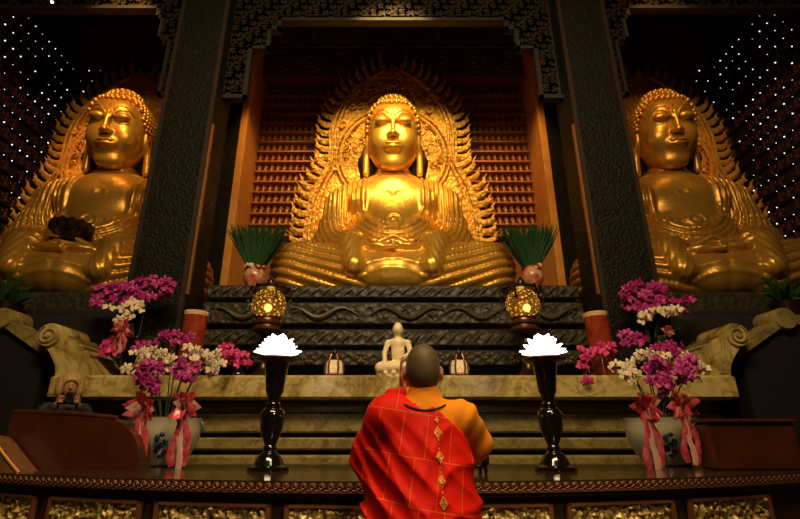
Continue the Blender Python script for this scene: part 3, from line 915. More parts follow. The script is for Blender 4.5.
# carved panels
pw, pp = .70, .797
for k in range(-4, 5):
    cx = (419-393)/F*2.78 + (k-.5)*pp
    if abs(cx) > 2.9: continue
    y = tf(cx)+.055; an = math.atan(2*.58*cx/2.6**2)
    mx = Matrix.Translation((cx, y, HT-.125-.24)) @ Matrix.Rotation(an, 4, 'Z')
    fr_ = MB()
    fr_.box((-pw/2-.012, -.03, .225), (pw/2+.012, .0, .24), mx); fr_.box((-pw/2-.012, -.03, -.24), (pw/2+.012, 0, -.225), mx)
    for s_ in (-1, 1): fr_.box((s_*pw/2-.012, -.03, -.24), (s_*pw/2+.012, 0, .24), mx)
    po = fr_.obj('carved_panel', M['copper_trim'], t, smooth=False)
    NX, NZ = 110, 60; vs, fs = [], []
    for i in range(NZ+1):
        for j in range(NX+1):
            x = -pw/2+pw*j/NX; z = -.225+.45*i/NZ
            n1 = mnoise.turbulence(Vector(((x+k*3)*14, z*16, k)), 3, True)
            n2 = mnoise.noise(Vector(((x+k*3)*38, z*40, 5)))
            vs.append((x, .006-.045*min(1, n1*.9)-.02*n2, z))
    for i in range(NZ):
        for j in range(NX):
            a = i*(NX+1)+j; fs.append((a, a+1, a+NX+2, a+NX+1))
    g = MB(); g.add(vs, fs, mx); g.obj('gilt_carving', M['panel_gold'], po)

# lacquered chests on the table ends
t = thing('lacquer_chest', 'long red-brown lacquered chest with a rounded end on the left of the table', 'chest', (-2.0, 3.86, HT))
n = 12; L = []
zt = at(60, 415, 3.8).z-HT
poly = [(-.92, 0), (.11, 0)] + [(.11-.36+.36*math.cos(a), .0+ (zt-.02)*math.sin(a)**.8) for a in [math.pi/2*i/n for i in range(1, n+1)]] + [(-.92, zt+.02)]
MB().prism(poly, 0, .2).obj('body', M['chest'], t, smooth=False)
MB().tube([(-.92, .02, zt+.025), (-.5, .02, zt+.018), (-.12, .02, zt-.02)], .018, 8).obj('top_rail', M['chest'], t)
t = thing('lacquer_chest', 'square-ended dark red lacquered chest on the right of the table', 'chest', (2.1, 3.86, HT))
x0 = 2.40-2.1; zr = at(750, 419, 3.9).z-HT
MB().box((x0, 0, 0), (.95, .2, zr-.03), b=.012).obj('body', M['chest'], t, smooth=False)
MB().box((x0-.02, -.02, zr-.03), (.97, .22, zr), b=.01).obj('lid', M['chest'], t, smooth=False)
# brocade cushion corner at the far left
t = thing('brocade_cushion', 'brown brocade cushion with pale piping at the left end of the table', 'cushion', (-2.70, 3.66, HT))
prof = [(-.3, 0), (.10, 0), (.04, .05), (-.04, .12), (-.10, .18), (-.17, .23), (-.3, .25)]
MB().prism(prof, -.02, .17).obj('cover', M['brocade'], t, smooth=False)
MB().tube([(x, -.02, z) for x, z in prof[1:]], .009, 6).obj('piping', M['gold_thread'], t)

# ================================================================== lotus lamps
petal = MB(); 
def petal_me():
    vs, fs = [], []; n, w = 8, 4
    for i in range(n+1):
        u = i/n; hw = .5*math.sin(math.pi*min(1, (u*.98+.015)**.85))**.8
        for j in range(w+1):
            q = -1+2*j/w
            vs.append((q*hw, -.18*q*q*hw+.02*u, u))
    for i in range(n):
        for j in range(w):
            a = i*(w+1)+j; fs.append((a, a+1, a+w+2, a+w+1))
    off = len(vs); vs += [(x, y+.04, z) for x, y, z in vs]
    fs += [tuple(off+i for i in f[::-1]) for f in fs]
    for i in range(n):
        a = i*(w+1); fs.append((a, a+w+1, off+a+w+1, off+a)); b = a+w; fs.append((b, off+b, off+b+w+1, b+w+1))
    fs.append((n*(w+1), n*(w+1)+w, off+n*(w+1)+w, off+n*(w+1)))
    me = MB().add(vs, fs).mesh('petal'); me.materials.append(M['lotus'])
    me.polygons.foreach_set('use_smooth', [True]*len(me.polygons)); return me
pet = petal_me()
def lotus_lamp(px, label1, label2, side):
    D = 3.85; b = at(px, 472, D); X_ = b.x
    s = thing('lamp_stand', label1, 'stand', (X_, D, HT), 0, None)
    top = at(px, 358, D).z-HT
    s2 = top/0.85
    prof = lambda pts: [(r_, z*s2) for r_, z in pts]
    MB().lathe(prof([(.001,0),(.150,0),(.155,.012),(.15,.028),(.115,.04),(.10,.07),(.085,.10),(.06,.125),(.045,.14)]), 28).obj('base', M['black_gloss'], s)
    MB().lathe(prof([(.045,.14),(.05,.15),(.05,.165),(.04,.18),(.055,.215),(.085,.30),(.096,.375),(.092,.42),(.07,.45),(.052,.46)]), 28).obj('body', M['black_gloss'], s)
    MB().lathe(prof([(.05,.46),(.06,.47),(.06,.485),(.045,.50),(.05,.54),(.066,.58),(.08,.70),(.095,.80),(.10,.81)]), 28).obj('neck', M['black_gloss'], s)
    MB().lathe(prof([(.06,.80),(.10,.805),(.16,.825),(.175,.84),(.172,.85),(.001,.848)]), 28).obj('dish', M['brown_metal'], s)
    l = thing('lotus_lamp', label2, 'lamp', (X_, D, HT+top), 0, None)
    MB().lathe([(.001,0),(.06,0),(.08,.03),(.07,.05),(.001,.06)], 16).obj('lamp_core', M['lotus'], l)
    for ring, (n, ln, tilt, r0, z0) in enumerate(((8, .165, 74, .03, .012), (7, .150, 50, .035, .012), (6, .160, 30, .03, .018), (4, .165, 12, .02, .025))):
        for k in range(n):
            o = bpy.data.objects.new('petal', pet); COL.objects.link(o); o.parent = l
            a = 2*math.pi*(k+.5*(ring % 2))/n
            o.matrix_local = Matrix.Translation((r0*math.cos(a), r0*math.sin(a), z0)) @ Matrix.Rotation(a-math.pi/2, 4, 'Z') @ Matrix.Rotation(R(-tilt), 4, 'X') @ Matrix.Diagonal((ln*.95, ln, ln, 1))
lotus_lamp(268, 'black glazed baluster stand under the left glowing lotus', 'glowing white lotus lamp to the left of the monk', 'left')
lotus_lamp(556, 'black glazed baluster stand under the right glowing lotus', 'glowing white lotus lamp to the right of the monk', 'right')

# ================================================================== globe lanterns
def globe(px, py, label, sgn):
    D = 5.85; c = at(px, py, D)
    H = c.z - HL
    t = thing('globe_lantern', label, 'lantern', (c.x, D, HL), 0, None)
    MB().lathe([(.001,0),(.2,0),(.2,.04),(.12,.08),(.07,.15),(.06,H*.4),(.09,H*.45),(.06,H*.5),(.06,H-.40),(.13,H-.36),(.15,H-.33),(.001,H-.33)], 20).obj('stand', M['dark_bronze'], t)
    MB().lathe([(.12,H-.36),(.19,H-.345),(.19,H-.32),(.165,H-.31),(.16,H-.275),(.185,H-.265),(.185,H-.24),(.15,H-.225),(.145,H-.20),(.16,H-.18),(.11,H-.17)], 24).obj('foot_ring', M['brown_metal'], t)
    MB().ball((0,0,H), (.212,.212,.205), 28, 18).obj('globe', M['globe'], t)
    MB().ball((.02,-.10,H-.075), (.05,.045,.05), 12, 8).obj('bulb', M['bulb'], t)
    MB().lathe([(.10,H+.15),(.235,H+.165),(.25,H+.19),(.15,H+.235),(.05,H+.25),(.05,H+.30),(.02,H+.34),(.001,H+.36)], 20).obj('crown', M['dark_bronze'], t)
    for k in range(6):
        a = 2*math.pi*k/6
        mb = MB(); x, y = math.cos(a), math.sin(a)
        mb.tube([(.17*x,.17*y,H+.2),(.25*x,.25*y,H+.21),(.28*x,.28*y,H+.13),(.27*x,.27*y,H+.05)], [.014,.014,.011,.008], 6)
        mb.ball((.27*x,.27*y,H+.03), .024, 7, 5); mb.obj('bead_hanger', M['dark_bronze'], t)
    li = bpy.data.lights.new('globe glow', 'POINT'); li.energy = 4.2; li.color = (1, .74, .36); li.shadow_soft_size = .05
    lo = bpy.data.objects.new('glow_lamp', li); COL.objects.link(lo); lo.parent = t; lo.location = (0, .02, H+.03)
globe(269, 304, 'amber glass globe lantern on the altar behind the left lotus lamp', -1)
globe(522.5, 304, 'amber glass globe lantern on the altar behind the right lotus lamp', 1)

# small beige lamps on the ledge
def small_lamp(px, label):
    D = 5.52; c = at(px, 375, D)
    t = thing('small_lamp', label, 'lamp', (c.x, D, HL))
    MB().lathe([(.001,0),(.10,0),(.10,.025),(.08,.03),(.001,.03)], 12).obj('base', M['brown_metal'], t)
    MB().lathe([(.075,.03),(.095,.045),(.09,.15),(.075,.19),(.001,.19)], 6).obj('shade', M['lamp_shade'], t)
    mb = MB(); mb.lathe([(.08,.188),(.085,.20),(.06,.225),(.03,.25),(.035,.27),(.02,.30),(.001,.33)], 12)
    mb.obj('finial', M['dark_bronze'], t)
    for k in range(6):
        a = 2*math.pi*k/6
        m2 = MB(); m2.tube([(.095*math.cos(a), .095*math.sin(a), .0), (.11*math.cos(a), .11*math.sin(a), .10), (.09*math.cos(a), .09*math.sin(a), .19), (.06*math.cos(a), .06*math.sin(a), .25)], [.009,.011,.009,.012], 6)
        m2.obj('post', M['brown_metal'], t)
small_lamp(334, 'small beige lamp with a dark finial between the left lotus and the white statue')
small_lamp(459.5, 'small beige lamp with a dark finial on the ledge right of the monk')

# ================================================================== red candles
def candle(px, py_top, D, r_, label, lean=0):
    c = at(px, py_top, D); H = c.z-HL
    t = thing('pillar_candle', label, 'candle', (c.x, D, HL)); t.rotation_euler = (0, R(lean), 0)
    MB().lathe([(.001,0),(r_*.98,0),(r_,.02),(r_,H-.05)], 28).obj('wax', M['candle'], t)
    MB().lathe([(r_*.9,H-.06),(r_*1.01,H-.055),(r_*1.05,H-.025),(r_*1.06,H-.01),(r_*.98,H),(r_*.85,H-.01),(r_*.8,H-.03)], 28, None, lambda a, z: 1+.02*math.sin(a*5)+.02*math.sin(a*3+1)).obj('rim', M['wax_top'], t)
    MB().lathe([(.001,H-.035),(r_*.82,H-.035),(r_*.86,H-.012),(r_*.5,H-.022),(.001,H-.025)], 24).obj('melted_top', M['wax_top'], t)
    MB().tube([(0,0,H-.03),(0,0,H+.015),(.01,0,H+.03)], .006, 5).obj('wick', M['cord'], t)
candle(196.5, 312, 5.75, .138, 'thick red pillar candle on the ledge behind the left front orchids', 0)
candle(597, 313, 5.75, .138, 'thick red pillar candle on the ledge behind the right front orchids', -2)

# ================================================================== ivory seated statue
def white_buddha(X, Y, Z):
    ax = np.abs(X)
    d = ell(X, Y, Z, (0, .01, .25), (.066, .055, .13))
    d = su(d, ell(X, Y, Z, (0, .01, .345), (.092, .05, .05)), .03)
    d = su(d, cap(X, Y, Z, (0,0,.38), (0,-.005,.43), .03, .028), .02)
    d = su(d, ell(X, Y, Z, (0, -.01, .475), (.052, .056, .066)), .015)
    d = su(d, ell(ax, Y, Z, (.047, 0, .465), (.01, .015, .03)), .005)
    d = su(d, ell(X, Y, Z, (0,-.06,.465), (.009,.012,.016)), .006)
    d = su(d, ell(X, Y, Z, (0, .0, .53), (.03,.03,.025)), .01)
    d = su(d, cap(X, Y, Z, (-.10,.0,.345), (-.135,-.02,.23), .028, .022), .02)
    d = su(d, cap(X, Y, Z, (-.135,-.02,.23), (-.13,-.10,.12), .021, .016), .01)
    d = su(d, cap(X, Y, Z, (.10,0,.345), (.128,-.02,.23), .028, .024), .02)
    d = su(d, cap(X, Y, Z, (.128,-.02,.23), (.03,-.10,.17), .022, .017), .015)
    d = su(d, cap(ax, Y, Z, (.05,0,.10), (.17,-.06,.085), .06, .05), .03)
    d = su(d, cap(ax, Y, Z, (.17,-.06,.08), (.0,-.12,.08), .05, .045), .02)
    d = d - .004*np.abs(np.sin((X*.7-Z)*90))*(Z < .36)*(Z > .05)
    return np.maximum(d, .045-Z)
V, Fc = sculpt(white_buddha, (-.27,-.22,.0), (.27,.14,.58), .0065)
D = 5.5; c = at(398, 375, D)
t = thing('ivory_statue', 'small ivory-coloured seated statue on the marble ledge behind the monk', 'statue', (c.x, D, HL))
tt = yh(321, 5.5)-HL
t.scale = (1, 1, 1); k = tt/.565
link('figure', np_mesh('ivory figure', V*k, Fc), M['ivory'], t)
mb = MB(); mb.ball((0, 0, .545*k), (.026*k, .026*k, .02*k), 10, 7); mb.obj('topknot', M['brown_metal'], t)
MB().lathe([(.001,0),(.20*k,0),(.20*k,.012),(.16*k,.02),(.17*k,.05*k),(.001,.05*k)], 24, Matrix.Diagonal((1,.75,1,1))).obj('base', M['ivory'], t)
for q in range(14):
    a = 2*math.pi*q/14
    mb = MB(); mb.ball((.195*k*math.cos(a), .15*k*math.sin(a), .033), (.03,.02,.026), 7, 5); mb.obj('lotus_petal', M['ivory'], t)

# ================================================================== green needle fans in painted vases
def fan(px, py, label_v, label_f, hw=30):
    D = 6.86; c = at(px, 283, D); rnd = random.Random(px)
    v = tag(MB().lathe([(.001,0),(.09,0),(.10,.02),(.15,.10),(.165,.19),(.13,.27),(.11,.30),(.12,.32),(.10,.32),(.09,.28),(.001,.26)], 22).obj('painted_vase', M['red_white'], None, (c.x, D-.1, HP)), label_v, 'vase')
    t = thing('needle_fan', label_f, 'plant', (c.x, D-.1, HP+.26))
    h = at(px, 230, D).z-HP-.26
    for k in range(98):
        a = rnd.uniform(-1, 1); b = rnd.uniform(-1, 1); ln = h*rnd.uniform(.86, 1.04)
        x = a*.44; y = b*.16
        mb = MB(); mb.tube([(a*.07, b*.06, 0), (x*.6, y*.6, ln*.55), (x*1.02, y, ln)], [.009,.014,.004], 4)
        mb.obj('needle', M['grass'], t)
    mb = MB()
    for k in range(170):
        a = rnd.uniform(-1, 1); b = rnd.uniform(-1, 1); ln = h*rnd.uniform(.75, 1.05)
        mb.tube([(a*.07, b*.06, 0), (a*.27, b*.1, ln*.55), (a*.44, b*.19, ln)], [.008,.012,.004], 4)
    mb.obj('needles', M['grass'], t)['kind'] = 'stuff'
    # flowers and beads hanging at the rim
    for k in range(14):
        a = rnd.uniform(0, 6.28)
        mb = MB(); mb.ball((.13*math.cos(a), .13*math.sin(a), rnd.uniform(0,.07)), rnd.uniform(.03,.045), 7, 5); mb.obj('flower_head', M['white_petal'] if k % 2 else M['candle'], t)
fan(256, 0, 'red and white painted vase at the left end of the carved platform', 'fan of dark green needles standing left of the central statue')
fan(531, 0, 'red and white painted vase at the right end of the carved platform', 'fan of dark green needles standing right of the central statue')

# ================================================================== orchids
def bloom_me(name, m, m2):
    mb = MB()
    for k, (a, ln, w) in enumerate(((90, 1, .5), (210, .95, .45), (330, .95, .45), (20, 1.05, .8), (160, 1.05, .8))):
        a = R(a); vs = []
        for i, (u, q) in enumerate(((0, .15), (.35, .8), (.7, 1), (1, .35))):
            for s_ in (-1, 0, 1):
                x, z = u*ln, s_*q*w*.5
                y = -.12*(1-abs(s_)) - .12*math.sin(u*3)
                vs.append((x*math.cos(a)-z*math.sin(a), y+.02*k, x*math.sin(a)+z*math.cos(a)))
        fs = [(i*3+j, i*3+j+1, i*3+j+4, i*3+j+3) for i in range(3) for j in range(2)]
        mb.add(vs, fs)
    nf = len(mb.f)
    mb.ball((0, -.22, -.12), (.16,.2,.18), 6, 4)
    me = mb.mesh(name); me.materials.append(m); me.materials.append(m2)
    for i, p in enumerate(me.polygons):
        p.use_smooth = True
        if i >= nf: p.material_index = 1
    return me
B = {'p': bloom_me('purple bloom', M['purple'], M['purple']), 'h': bloom_me('pink bloom', M['hot_pink'], M['lip']), 'w': bloom_me('cream bloom', M['white_petal'], M['lip'])}
def bow(t, c, s, rnd, tails=1.0):
    for nm, cnt, r0 in (('ribbon', 13, 1.0), ('ribbon_highlight', 5, .85)):
        mb = MB()
        for k in range(cnt):
            a = 2*math.pi*k/cnt + rnd.random()*.6; el_ = rnd.uniform(-1.0, 1.2)
            d_ = Vector((math.cos(a)*math.cos(el_), -abs(math.sin(a))*.8*math.cos(el_)-.15, math.sin(el_)))*s*rnd.uniform(.75, 1.0)*r0
            up = Vector((rnd.uniform(-.5,.5), rnd.uniform(-.5,.2), 1)).normalized()*s*.4
            pts = [Vector(c), Vector(c)+d_*.6+up*.5, Vector(c)+d_*1.05, Vector(c)+d_*.6-up*.4, Vector(c)]
            mb.tube(pts, [s*.08, s*.17, s*.2, s*.17, s*.08], 6, flat=.12)
        mb.obj('bow', M[nm], t)
    if tails > 0:
        for q, mm in ((-.35, 'ribbon'), (.05, 'ribbon_highlight'), (.4, 'ribbon')):
            m2 = MB()
            pts = [Vector(c)+Vector((q*s*(.4+.7*u)+.12*s*math.sin(u*9+q*6), -.10*s-.25*s*u*(1-u), -u*3.4*s*tails*(1-.15*abs(q)))) for u in [i/10 for i in range(11)]]
            m2.tube(pts, [s*.2+.05*s*math.sin(i*1.7) for i in range(11)], 6, flat=.25)
            m2.obj('ribbon_tail', M[mm], t)
def arrangement(label, base, D, clusters, bows=(), leaves=0, rr=.042, seed=1, bs=.09, tails=1.0, fd=.16):
    rnd = random.Random(seed)
    t = thing('orchid_arrangement', label, 'flowers', base)
    b0 = Vector(base)
    used = 0
    for (px, py, wx, wy, kind, n, dd) in clusters:
        ctr = at(px, py, D+dd) - b0
        st = MB()
        lo = Vector((ctr.x*.15, ctr.y*.15, 0))
        mid = Vector((ctr.x*.55, ctr.y*.5, ctr.z*.72))
        st.tube([lo, lo.lerp(mid, .5)+Vector((0,0,.03)), mid, mid.lerp(ctr, .6)+Vector((0,0,.03)), ctr], .006, 5)
        st.obj('stem', M['stem'], t)
        for k in range(n):
            a = rnd.uniform(-1, 1); b = rnd.uniform(-1, 1)
            if a*a+b*b > 1: a, b = a*.7, b*.7
            p = at(px+a*wx, py+b*wy, D+dd+rnd.uniform(-.07, .07)) - b0
            o = bpy.data.objects.new('bloom', B[kind]); COL.objects.link(o); o.parent = t
            o.location = p; s_ = rr*rnd.uniform(.85, 1.2); o.scale = (s_,)*3
            o.rotation_euler = (rnd.uniform(-.7,.3), rnd.uniform(-.6,.6), rnd.uniform(-.8,.8)); used += 1
    for (px, py, sz) in bows: bow(t, at(px, py, D-fd)-b0, bs*sz, rnd, tails)
    for k in range(leaves):
        a = rnd.uniform(0, 6.28); ln = rnd.uniform(.14, .24)
        mb = MB(); dx, dy = math.cos(a), math.sin(a)*.6
        mb.tube([(dx*.08, dy*.08, .0), (dx*(.1+ln*.4), dy*(.1+ln*.4), .08), (dx*(.1+ln*.8), dy*(.1+ln*.8), .06), (dx*(.1+ln), dy*(.1+ln), .0)], [.02,.045,.04,.006], 6, flat=.2)
        mb.obj('leaf', M['leaf'], t)
    return t
def big_vase(px, label):
    D = 4.42; c = at(px, 464, D)
    t = thing('porcelain_vase', label, 'vase', (c.x, D, HT))
    s = (at(px, 418, D).z-HT)/.40; q9 = .90
    MB().lathe([(.001,0),(.20*s,0),(.21*s,.02*s),(.275*s,.10*s),(.33*s,.21*s),(.345*s,.31*s),(.33*s,.36*s),(.345*s,.40*s),(.325*s,.40*s),(.29*s,.3*s),(.001,.28*s)], 32).obj('bowl', M['porcelain'], t).scale = (q9, q9, 1)
    MB().lathe([(.19*s,0),(.21*s,.004),(.205*s,.022*s),(.18*s,.02*s)], 32).obj('foot_band', M['blue_glaze'], t).scale = (q9, q9, 1)
    for a0 in (-1.9, -1.2):
        mb = MB()
        for k in range(7):
            a = a0+.06*math.sin(k*2.1)*2; z = (.09+.028*k)*s; r_ = (.262+.0030*k*7)*s*q9
            mb.ball((r_*math.cos(a), r_*math.sin(a), z), (.024,.016,.02+.006*(k % 3)), 7, 5)
        mb.obj('painted_sprig', M['blue_glaze'], t)
    return c, t, .28*s
c, _, hz = big_vase(160, 'pale celadon porcelain bowl with blue sprigs holding the left front orchids')
arrangement('purple and cream orchids with red bows in the left porcelain bowl', (c.x, 4.42, HT+hz), 4.42, [
    (176, 366, 17, 9, 'w', 14, .1), (209, 366, 13, 14, 'w', 16, .0), (150, 358, 22, 8, 'w', 14, .1), (133, 368, 10, 8, 'w', 8, -.05),
    (151, 374, 15, 14, 'p', 22, -.1), (186, 370, 12, 11, 'p', 18, -.12), (193, 352, 12, 5, 'w', 8, .05), (172, 340, 20, 7, 'p', 12, .12),
    (150, 388, 8, 6, 'p', 6, -.1), (212, 358, 10, 9, 'w', 8, 0)],
    [(145, 408, 1.2), (186, 406, 1.2)], 10, .053, 5, .115, 1.0, .42)
c, _, hz = big_vase(668, 'pale celadon porcelain bowl with blue sprigs holding the right front orchids')
arrangement('purple and cream orchids with red bows in the right porcelain bowl', (c.x, 4.42, HT+hz), 4.42, [
    (658, 372, 15, 15, 'p', 24, -.1), (686, 372, 9, 16, 'p', 16, -.1), (668, 390, 7, 7, 'p', 6, -.1), (622, 368, 12, 7, 'w', 12, 0), (645, 357, 14, 6, 'w', 12, .1),
    (632, 378, 9, 6, 'w', 8, -.05), (676, 360, 17, 6, 'w', 12, .1), (697, 371, 9, 8, 'w', 8, .05), (672, 350, 18, 6, 'p', 12, .15), (635, 338, 14, 8, 'p', 14, .2)],
    [(645, 408, 1.2), (682, 407, 1.1)], 10, .053, 6, .115, 1.0, .42)
# sprays beside the bowls
def side_vase(px, D, label, H, r_):
    c = at(px, 375, D)
    v = tag(MB().lathe([(.001,0),(r_*.6,0),(r_*.62,.02),(r_,H*.45),(r_*.9,H*.7),(r_*.5,H*.88),(r_*.6,H),(r_*.45,H),(r_*.3,H*.8),(.001,H*.78)], 22).obj('dark_vase', M['black_gloss'], None, (c.x, D, HL)), label, 'vase')
    return c
c = side_vase(238, 5.62, 'small dark vase holding the pink orchid spray left of the left lotus', .10, .07)
arrangement('hot pink orchid spray on the ledge left of the left lotus lamp', (c.x, 5.62, HL+.08), 5.62, [
    (230, 351, 8, 5, 'h', 8, 0), (239, 358, 9, 6, 'h', 9, 0), (245, 366, 7, 6, 'h', 7, 0)], (), 0, .062, 7)
c = side_vase(589, 5.5, 'small dark vase holding the magenta orchid spray below the right candle', .10, .07)
arrangement('magenta orchid spray in front of the right red candle', (c.x, 5.5, HL+.08), 5.5, [
    (590, 352, 11, 6, 'h', 9, 0), (606, 348, 10, 5, 'h', 8, 0), (586, 364, 6, 8, 'h', 7, -.05), (584, 378, 5, 4, 'h', 3, -.25)], (), 0, .056, 8)
c = side_vase(131, 5.62, 'tall dark vase holding the upper left bouquet', .45, .17)
arrangement('upper bouquet of magenta and cream orchids with a red bow at the left pillar', (c.x, 5.62, HL+.36), 5.62, [
    (113, 296, 21, 13, 'p', 36, 0), (150, 288, 24, 11, 'p', 36, 0), (126, 308, 20, 7, 'w', 12, -.1), (124, 318, 8, 6, 'w', 6, -.1), (108, 348, 6, 9, 'h', 9, -.1), (140, 345, 8, 6, 'p', 8, -.12)],
    [(123, 330, 1.0)], 6, .074, 9, .13, .6)
c = side_vase(655, 5.62, 'tall dark vase holding the upper right bouquet', .45, .17)
arrangement('upper bouquet of magenta and cream orchids with a red bow at the right pillar', (c.x, 5.62, HL+.36), 5.62, [
    (645, 297, 26, 14, 'p', 36, 0), (675, 304, 22, 10, 'p', 26, 0), (640, 313, 12, 7, 'p', 8, 0), (668, 311, 14, 5, 'w', 10, -.12), (644, 318, 5, 4, 'w', 4, -.12)],
    [(667, 332, .6)], 6, .074, 10, .13, .2)
# faint potted foliage beside the side statues
def foliage(px, py, D, label, seed):
    rnd = random.Random(seed); c = at(px, py, D); H0 = 1.99
    t = thing('potted_foliage', label, 'plant', (c.x, D, 2.72))
    MB().lathe([(.001,0),(.14,0),(.19,.2),(.2,.22),(.17,.22),(.001,.19)], 18).obj('pot', M['dark_bronze'], t)
    for k in range(46):
        a = rnd.uniform(0, 6.28); el_ = rnd.uniform(.2, 1.4); ln = rnd.uniform(.25, .5)
        dx, dy, dz = math.cos(a)*math.cos(el_)*ln, math.sin(a)*math.cos(el_)*ln*.6, math.sin(el_)*ln
        mb = MB(); mb.tube([(0,0,.18), (dx*.5,dy*.5,.18+dz*.7), (dx,dy,.18+dz)], [.012,.04,.004], 5, flat=.2)
        mb.obj('leaf', M['leaf'], t)
foliage(785, 300, 6.2, 'dark leafy potted plant below the right statue', 3)
foliage(8, 300, 6.2, 'dark leafy potted plant below the left statue', 4)

# small black censer on the table right of the monk
D = 3.6; c = at(479, 474, D)
t = thing('incense_burner', 'small black incense burner on the table right of the monk', 'incense burner', (c.x, D, HT))
MB().lathe([(.001,.03),(.05,.03),(.075,.06),(.08,.10),(.06,.13),(.07,.14),(.065,.145),(.05,.13),(.001,.12)], 20).obj('bowl', M['black_gloss'], t)
for k in range(3):
    a = 2*math.pi*k/3+.5
    MB().tube([(.05*math.cos(a), .05*math.sin(a), .045), (.065*math.cos(a), .065*math.sin(a), .02), (.06*math.cos(a), .06*math.sin(a), .0)], [.016,.012,.012], 8).obj('foot', M['black_gloss'], t)
for s_ in (-1, 1):
    MB().tube([(s_*.06, 0, .13), (s_*.095, 0, .15), (s_*.09, 0, .19), (s_*.06, 0, .17)], .009, 7).obj('handle', M['black_gloss'], t)
MB().ball((0, 0, .15), (.045, .045, .03), 14, 8).obj('lid', M['black_gloss'], t)

# ================================================================== the monk
MD = 2.2; MX = (423-393)/F*2.15
root = thing('person', 'shaven-headed person seen from behind in a red and orange robe, hands raised', 'person', (MX, MD, 0))
HH = Vector((-.075, .235, 1.555))         # hands, raised before the brow
def hand_sd(X, Y, Z, s):
    bx, by, bz = HH.x + s*.016, HH.y, HH.z
    d = ell(X, Y, Z, (bx, by, bz), (.014, .036, .046))
    for k, (o_, ln) in enumerate(((-.030, .058), (-.010, .072), (.010, .076), (.029, .068))):
        b = (bx, by+o_*.9, bz+.035); m_ = (bx+s*.003, by+o_-.004, bz+.035+ln*.55); e = (bx-s*.006, by+o_-.012, bz+.035+ln)
        f_ = np.minimum(cap(X, Y, Z, b, m_, .0092, .0085), cap(X, Y, Z, m_, e, .0085, .0068))
        d = su(d, f_, .005)
    f_ = np.minimum(cap(X, Y, Z, (bx, by-.03, bz-.025), (bx+s*.004, by-.058, bz+.005), .011, .0095), cap(X, Y, Z, (bx+s*.004, by-.058, bz+.005), (bx-s*.004, by-.060, bz+.035), .0095, .0075))
    d = su(d, f_, .006)
    return d
SHL, ELL = (-.155, .0, 1.37), (-.222, .11, 1.225)
SHR, ELR = (.165, .0, 1.365), (.228, .12, 1.265)
def head_sd(X, Y, Z):
    ax = np.abs(X)
    d = ell(X, Y, Z, (0, .0, 1.592), (.075, .098, .094))
    d = su(d, ell(X, Y, Z, (0, .045, 1.53), (.062, .066, .075)), .03)
    d = su(d, ell(X, Y, Z, (0, .10, 1.485), (.03, .02, .022)), .02)           # chin
    d = su(d, cap(X, Y, Z, (0, .098, 1.575), (0, .118, 1.54), .010, .015), .012)  # nose
    d = su(d, ell(ax, Y, Z, (.03, .085, 1.592), (.02, .014, .010)), .01)
    d = ss(d, ell(ax, Y, Z, (.030, .105, 1.575), (.018, .014, .010)), .01)
    d = su(d, ell(ax, Y, Z, (.03, .082, 1.575), (.012, .012, .009)), .004)
    d = su(d, ell(X, Y, Z, (0, .097, 1.513), (.025, .012, .009)), .006)
    d = ss(d, cap(X, Y, Z, (-.022, .108, 1.513), (.022, .108, 1.513), .003, .003), .003)
    e = ell(ax, Y, Z, (.081, .005, 1.555), (.014, .026, .034))
    e = ss(e, ell(ax, Y, Z, (.095, .012, 1.555), (.010, .016, .022)), .006)
    d = su(d, e, .008)
    d = su(d, cap(X, Y, Z, (0, -.012, 1.40), (0, .005, 1.52), .062, .058), .03)
    return d
def monk_body(X, Y, Z):
    ax = np.abs(X)
    d = head_sd(X, Y, Z)
    d = su(d, ell(X, Y, Z, (0, .0, 1.22), (.16, .095, .22)), .05)
    d = su(d, cap(ax, Y, Z, (.05, 0, 1.40), (.16, 0, 1.375), .05, .055), .04)
    d = su(d, ell(X, Y, Z, (0, .0, .98), (.15, .10, .16)), .06)
    d = su(d, cap(ax, Y, Z, (.085, 0, .92), (.085, .0, .50), .075, .052), .03)
    d = su(d, cap(ax, Y, Z, (.085, 0, .50), (.085, -.01, .08), .052, .034), .02)
    d = su(d, cap(ax, Y, Z, (.085, -.03, .04), (.09, .13, .03), .036, .03), .02)
    for s, sh_, el_ in ((-1, SHL, ELL), (1, SHR, ELR)):
        a = cap(X, Y, Z, sh_, el_, .048, .038)
        a = su(a, cap(X, Y, Z, el_, (HH.x+s*.018, HH.y-.01, HH.z-.05), .038, .024), .015)
        d = su(d, a, .02)
        d = su(d, hand_sd(X, Y, Z, s), .008)
    return np.maximum(d, -Z)
V, Fc = sculpt(monk_body, (-.36, -.2, -.01), (.36, .36, 1.76), .0075)
link('body', np_mesh('monk body', V, Fc), M['skin'], root)
def scalp(X, Y, Z):
    d = ell(X, Y, Z, (0, .0, 1.592), (.0765, .0995, .0955))
    d = su(d, ell(X, Y, Z, (0, -.02, 1.54), (.066, .075, .07)), .03)
    lim = 1.605 - 1.0*np.clip(.085-Y, 0, 1)*.85
    lim = np.where(Y < .03, np.minimum(lim, 1.555), lim)
    lim = np.where(Y < -.02, 1.485, lim)
    return np.maximum(d, lim-Z)
V, Fc = sculpt(scalp, (-.11, -.13, 1.44), (.11, .13, 1.72), .0055)
link('hair', np_mesh('monk scalp', V, Fc), M['scalp'], root)
def torso_cloth(X, Y, Z, g):
    ax = np.abs(X)
    d = ell(X, Y, Z, (0, .0, 1.20), (.185+g, .125+g, .23+g))
    d = su(d, cap(ax, Y, Z, (.05, -.005, 1.385), (.155, .0, 1.365), .066+g, .068+g), .05)
    d = su(d, cap(X, Y, Z, (0, .0, 1.12), (.0, .0, .72), .15+g, .19+g), .06)
    return d
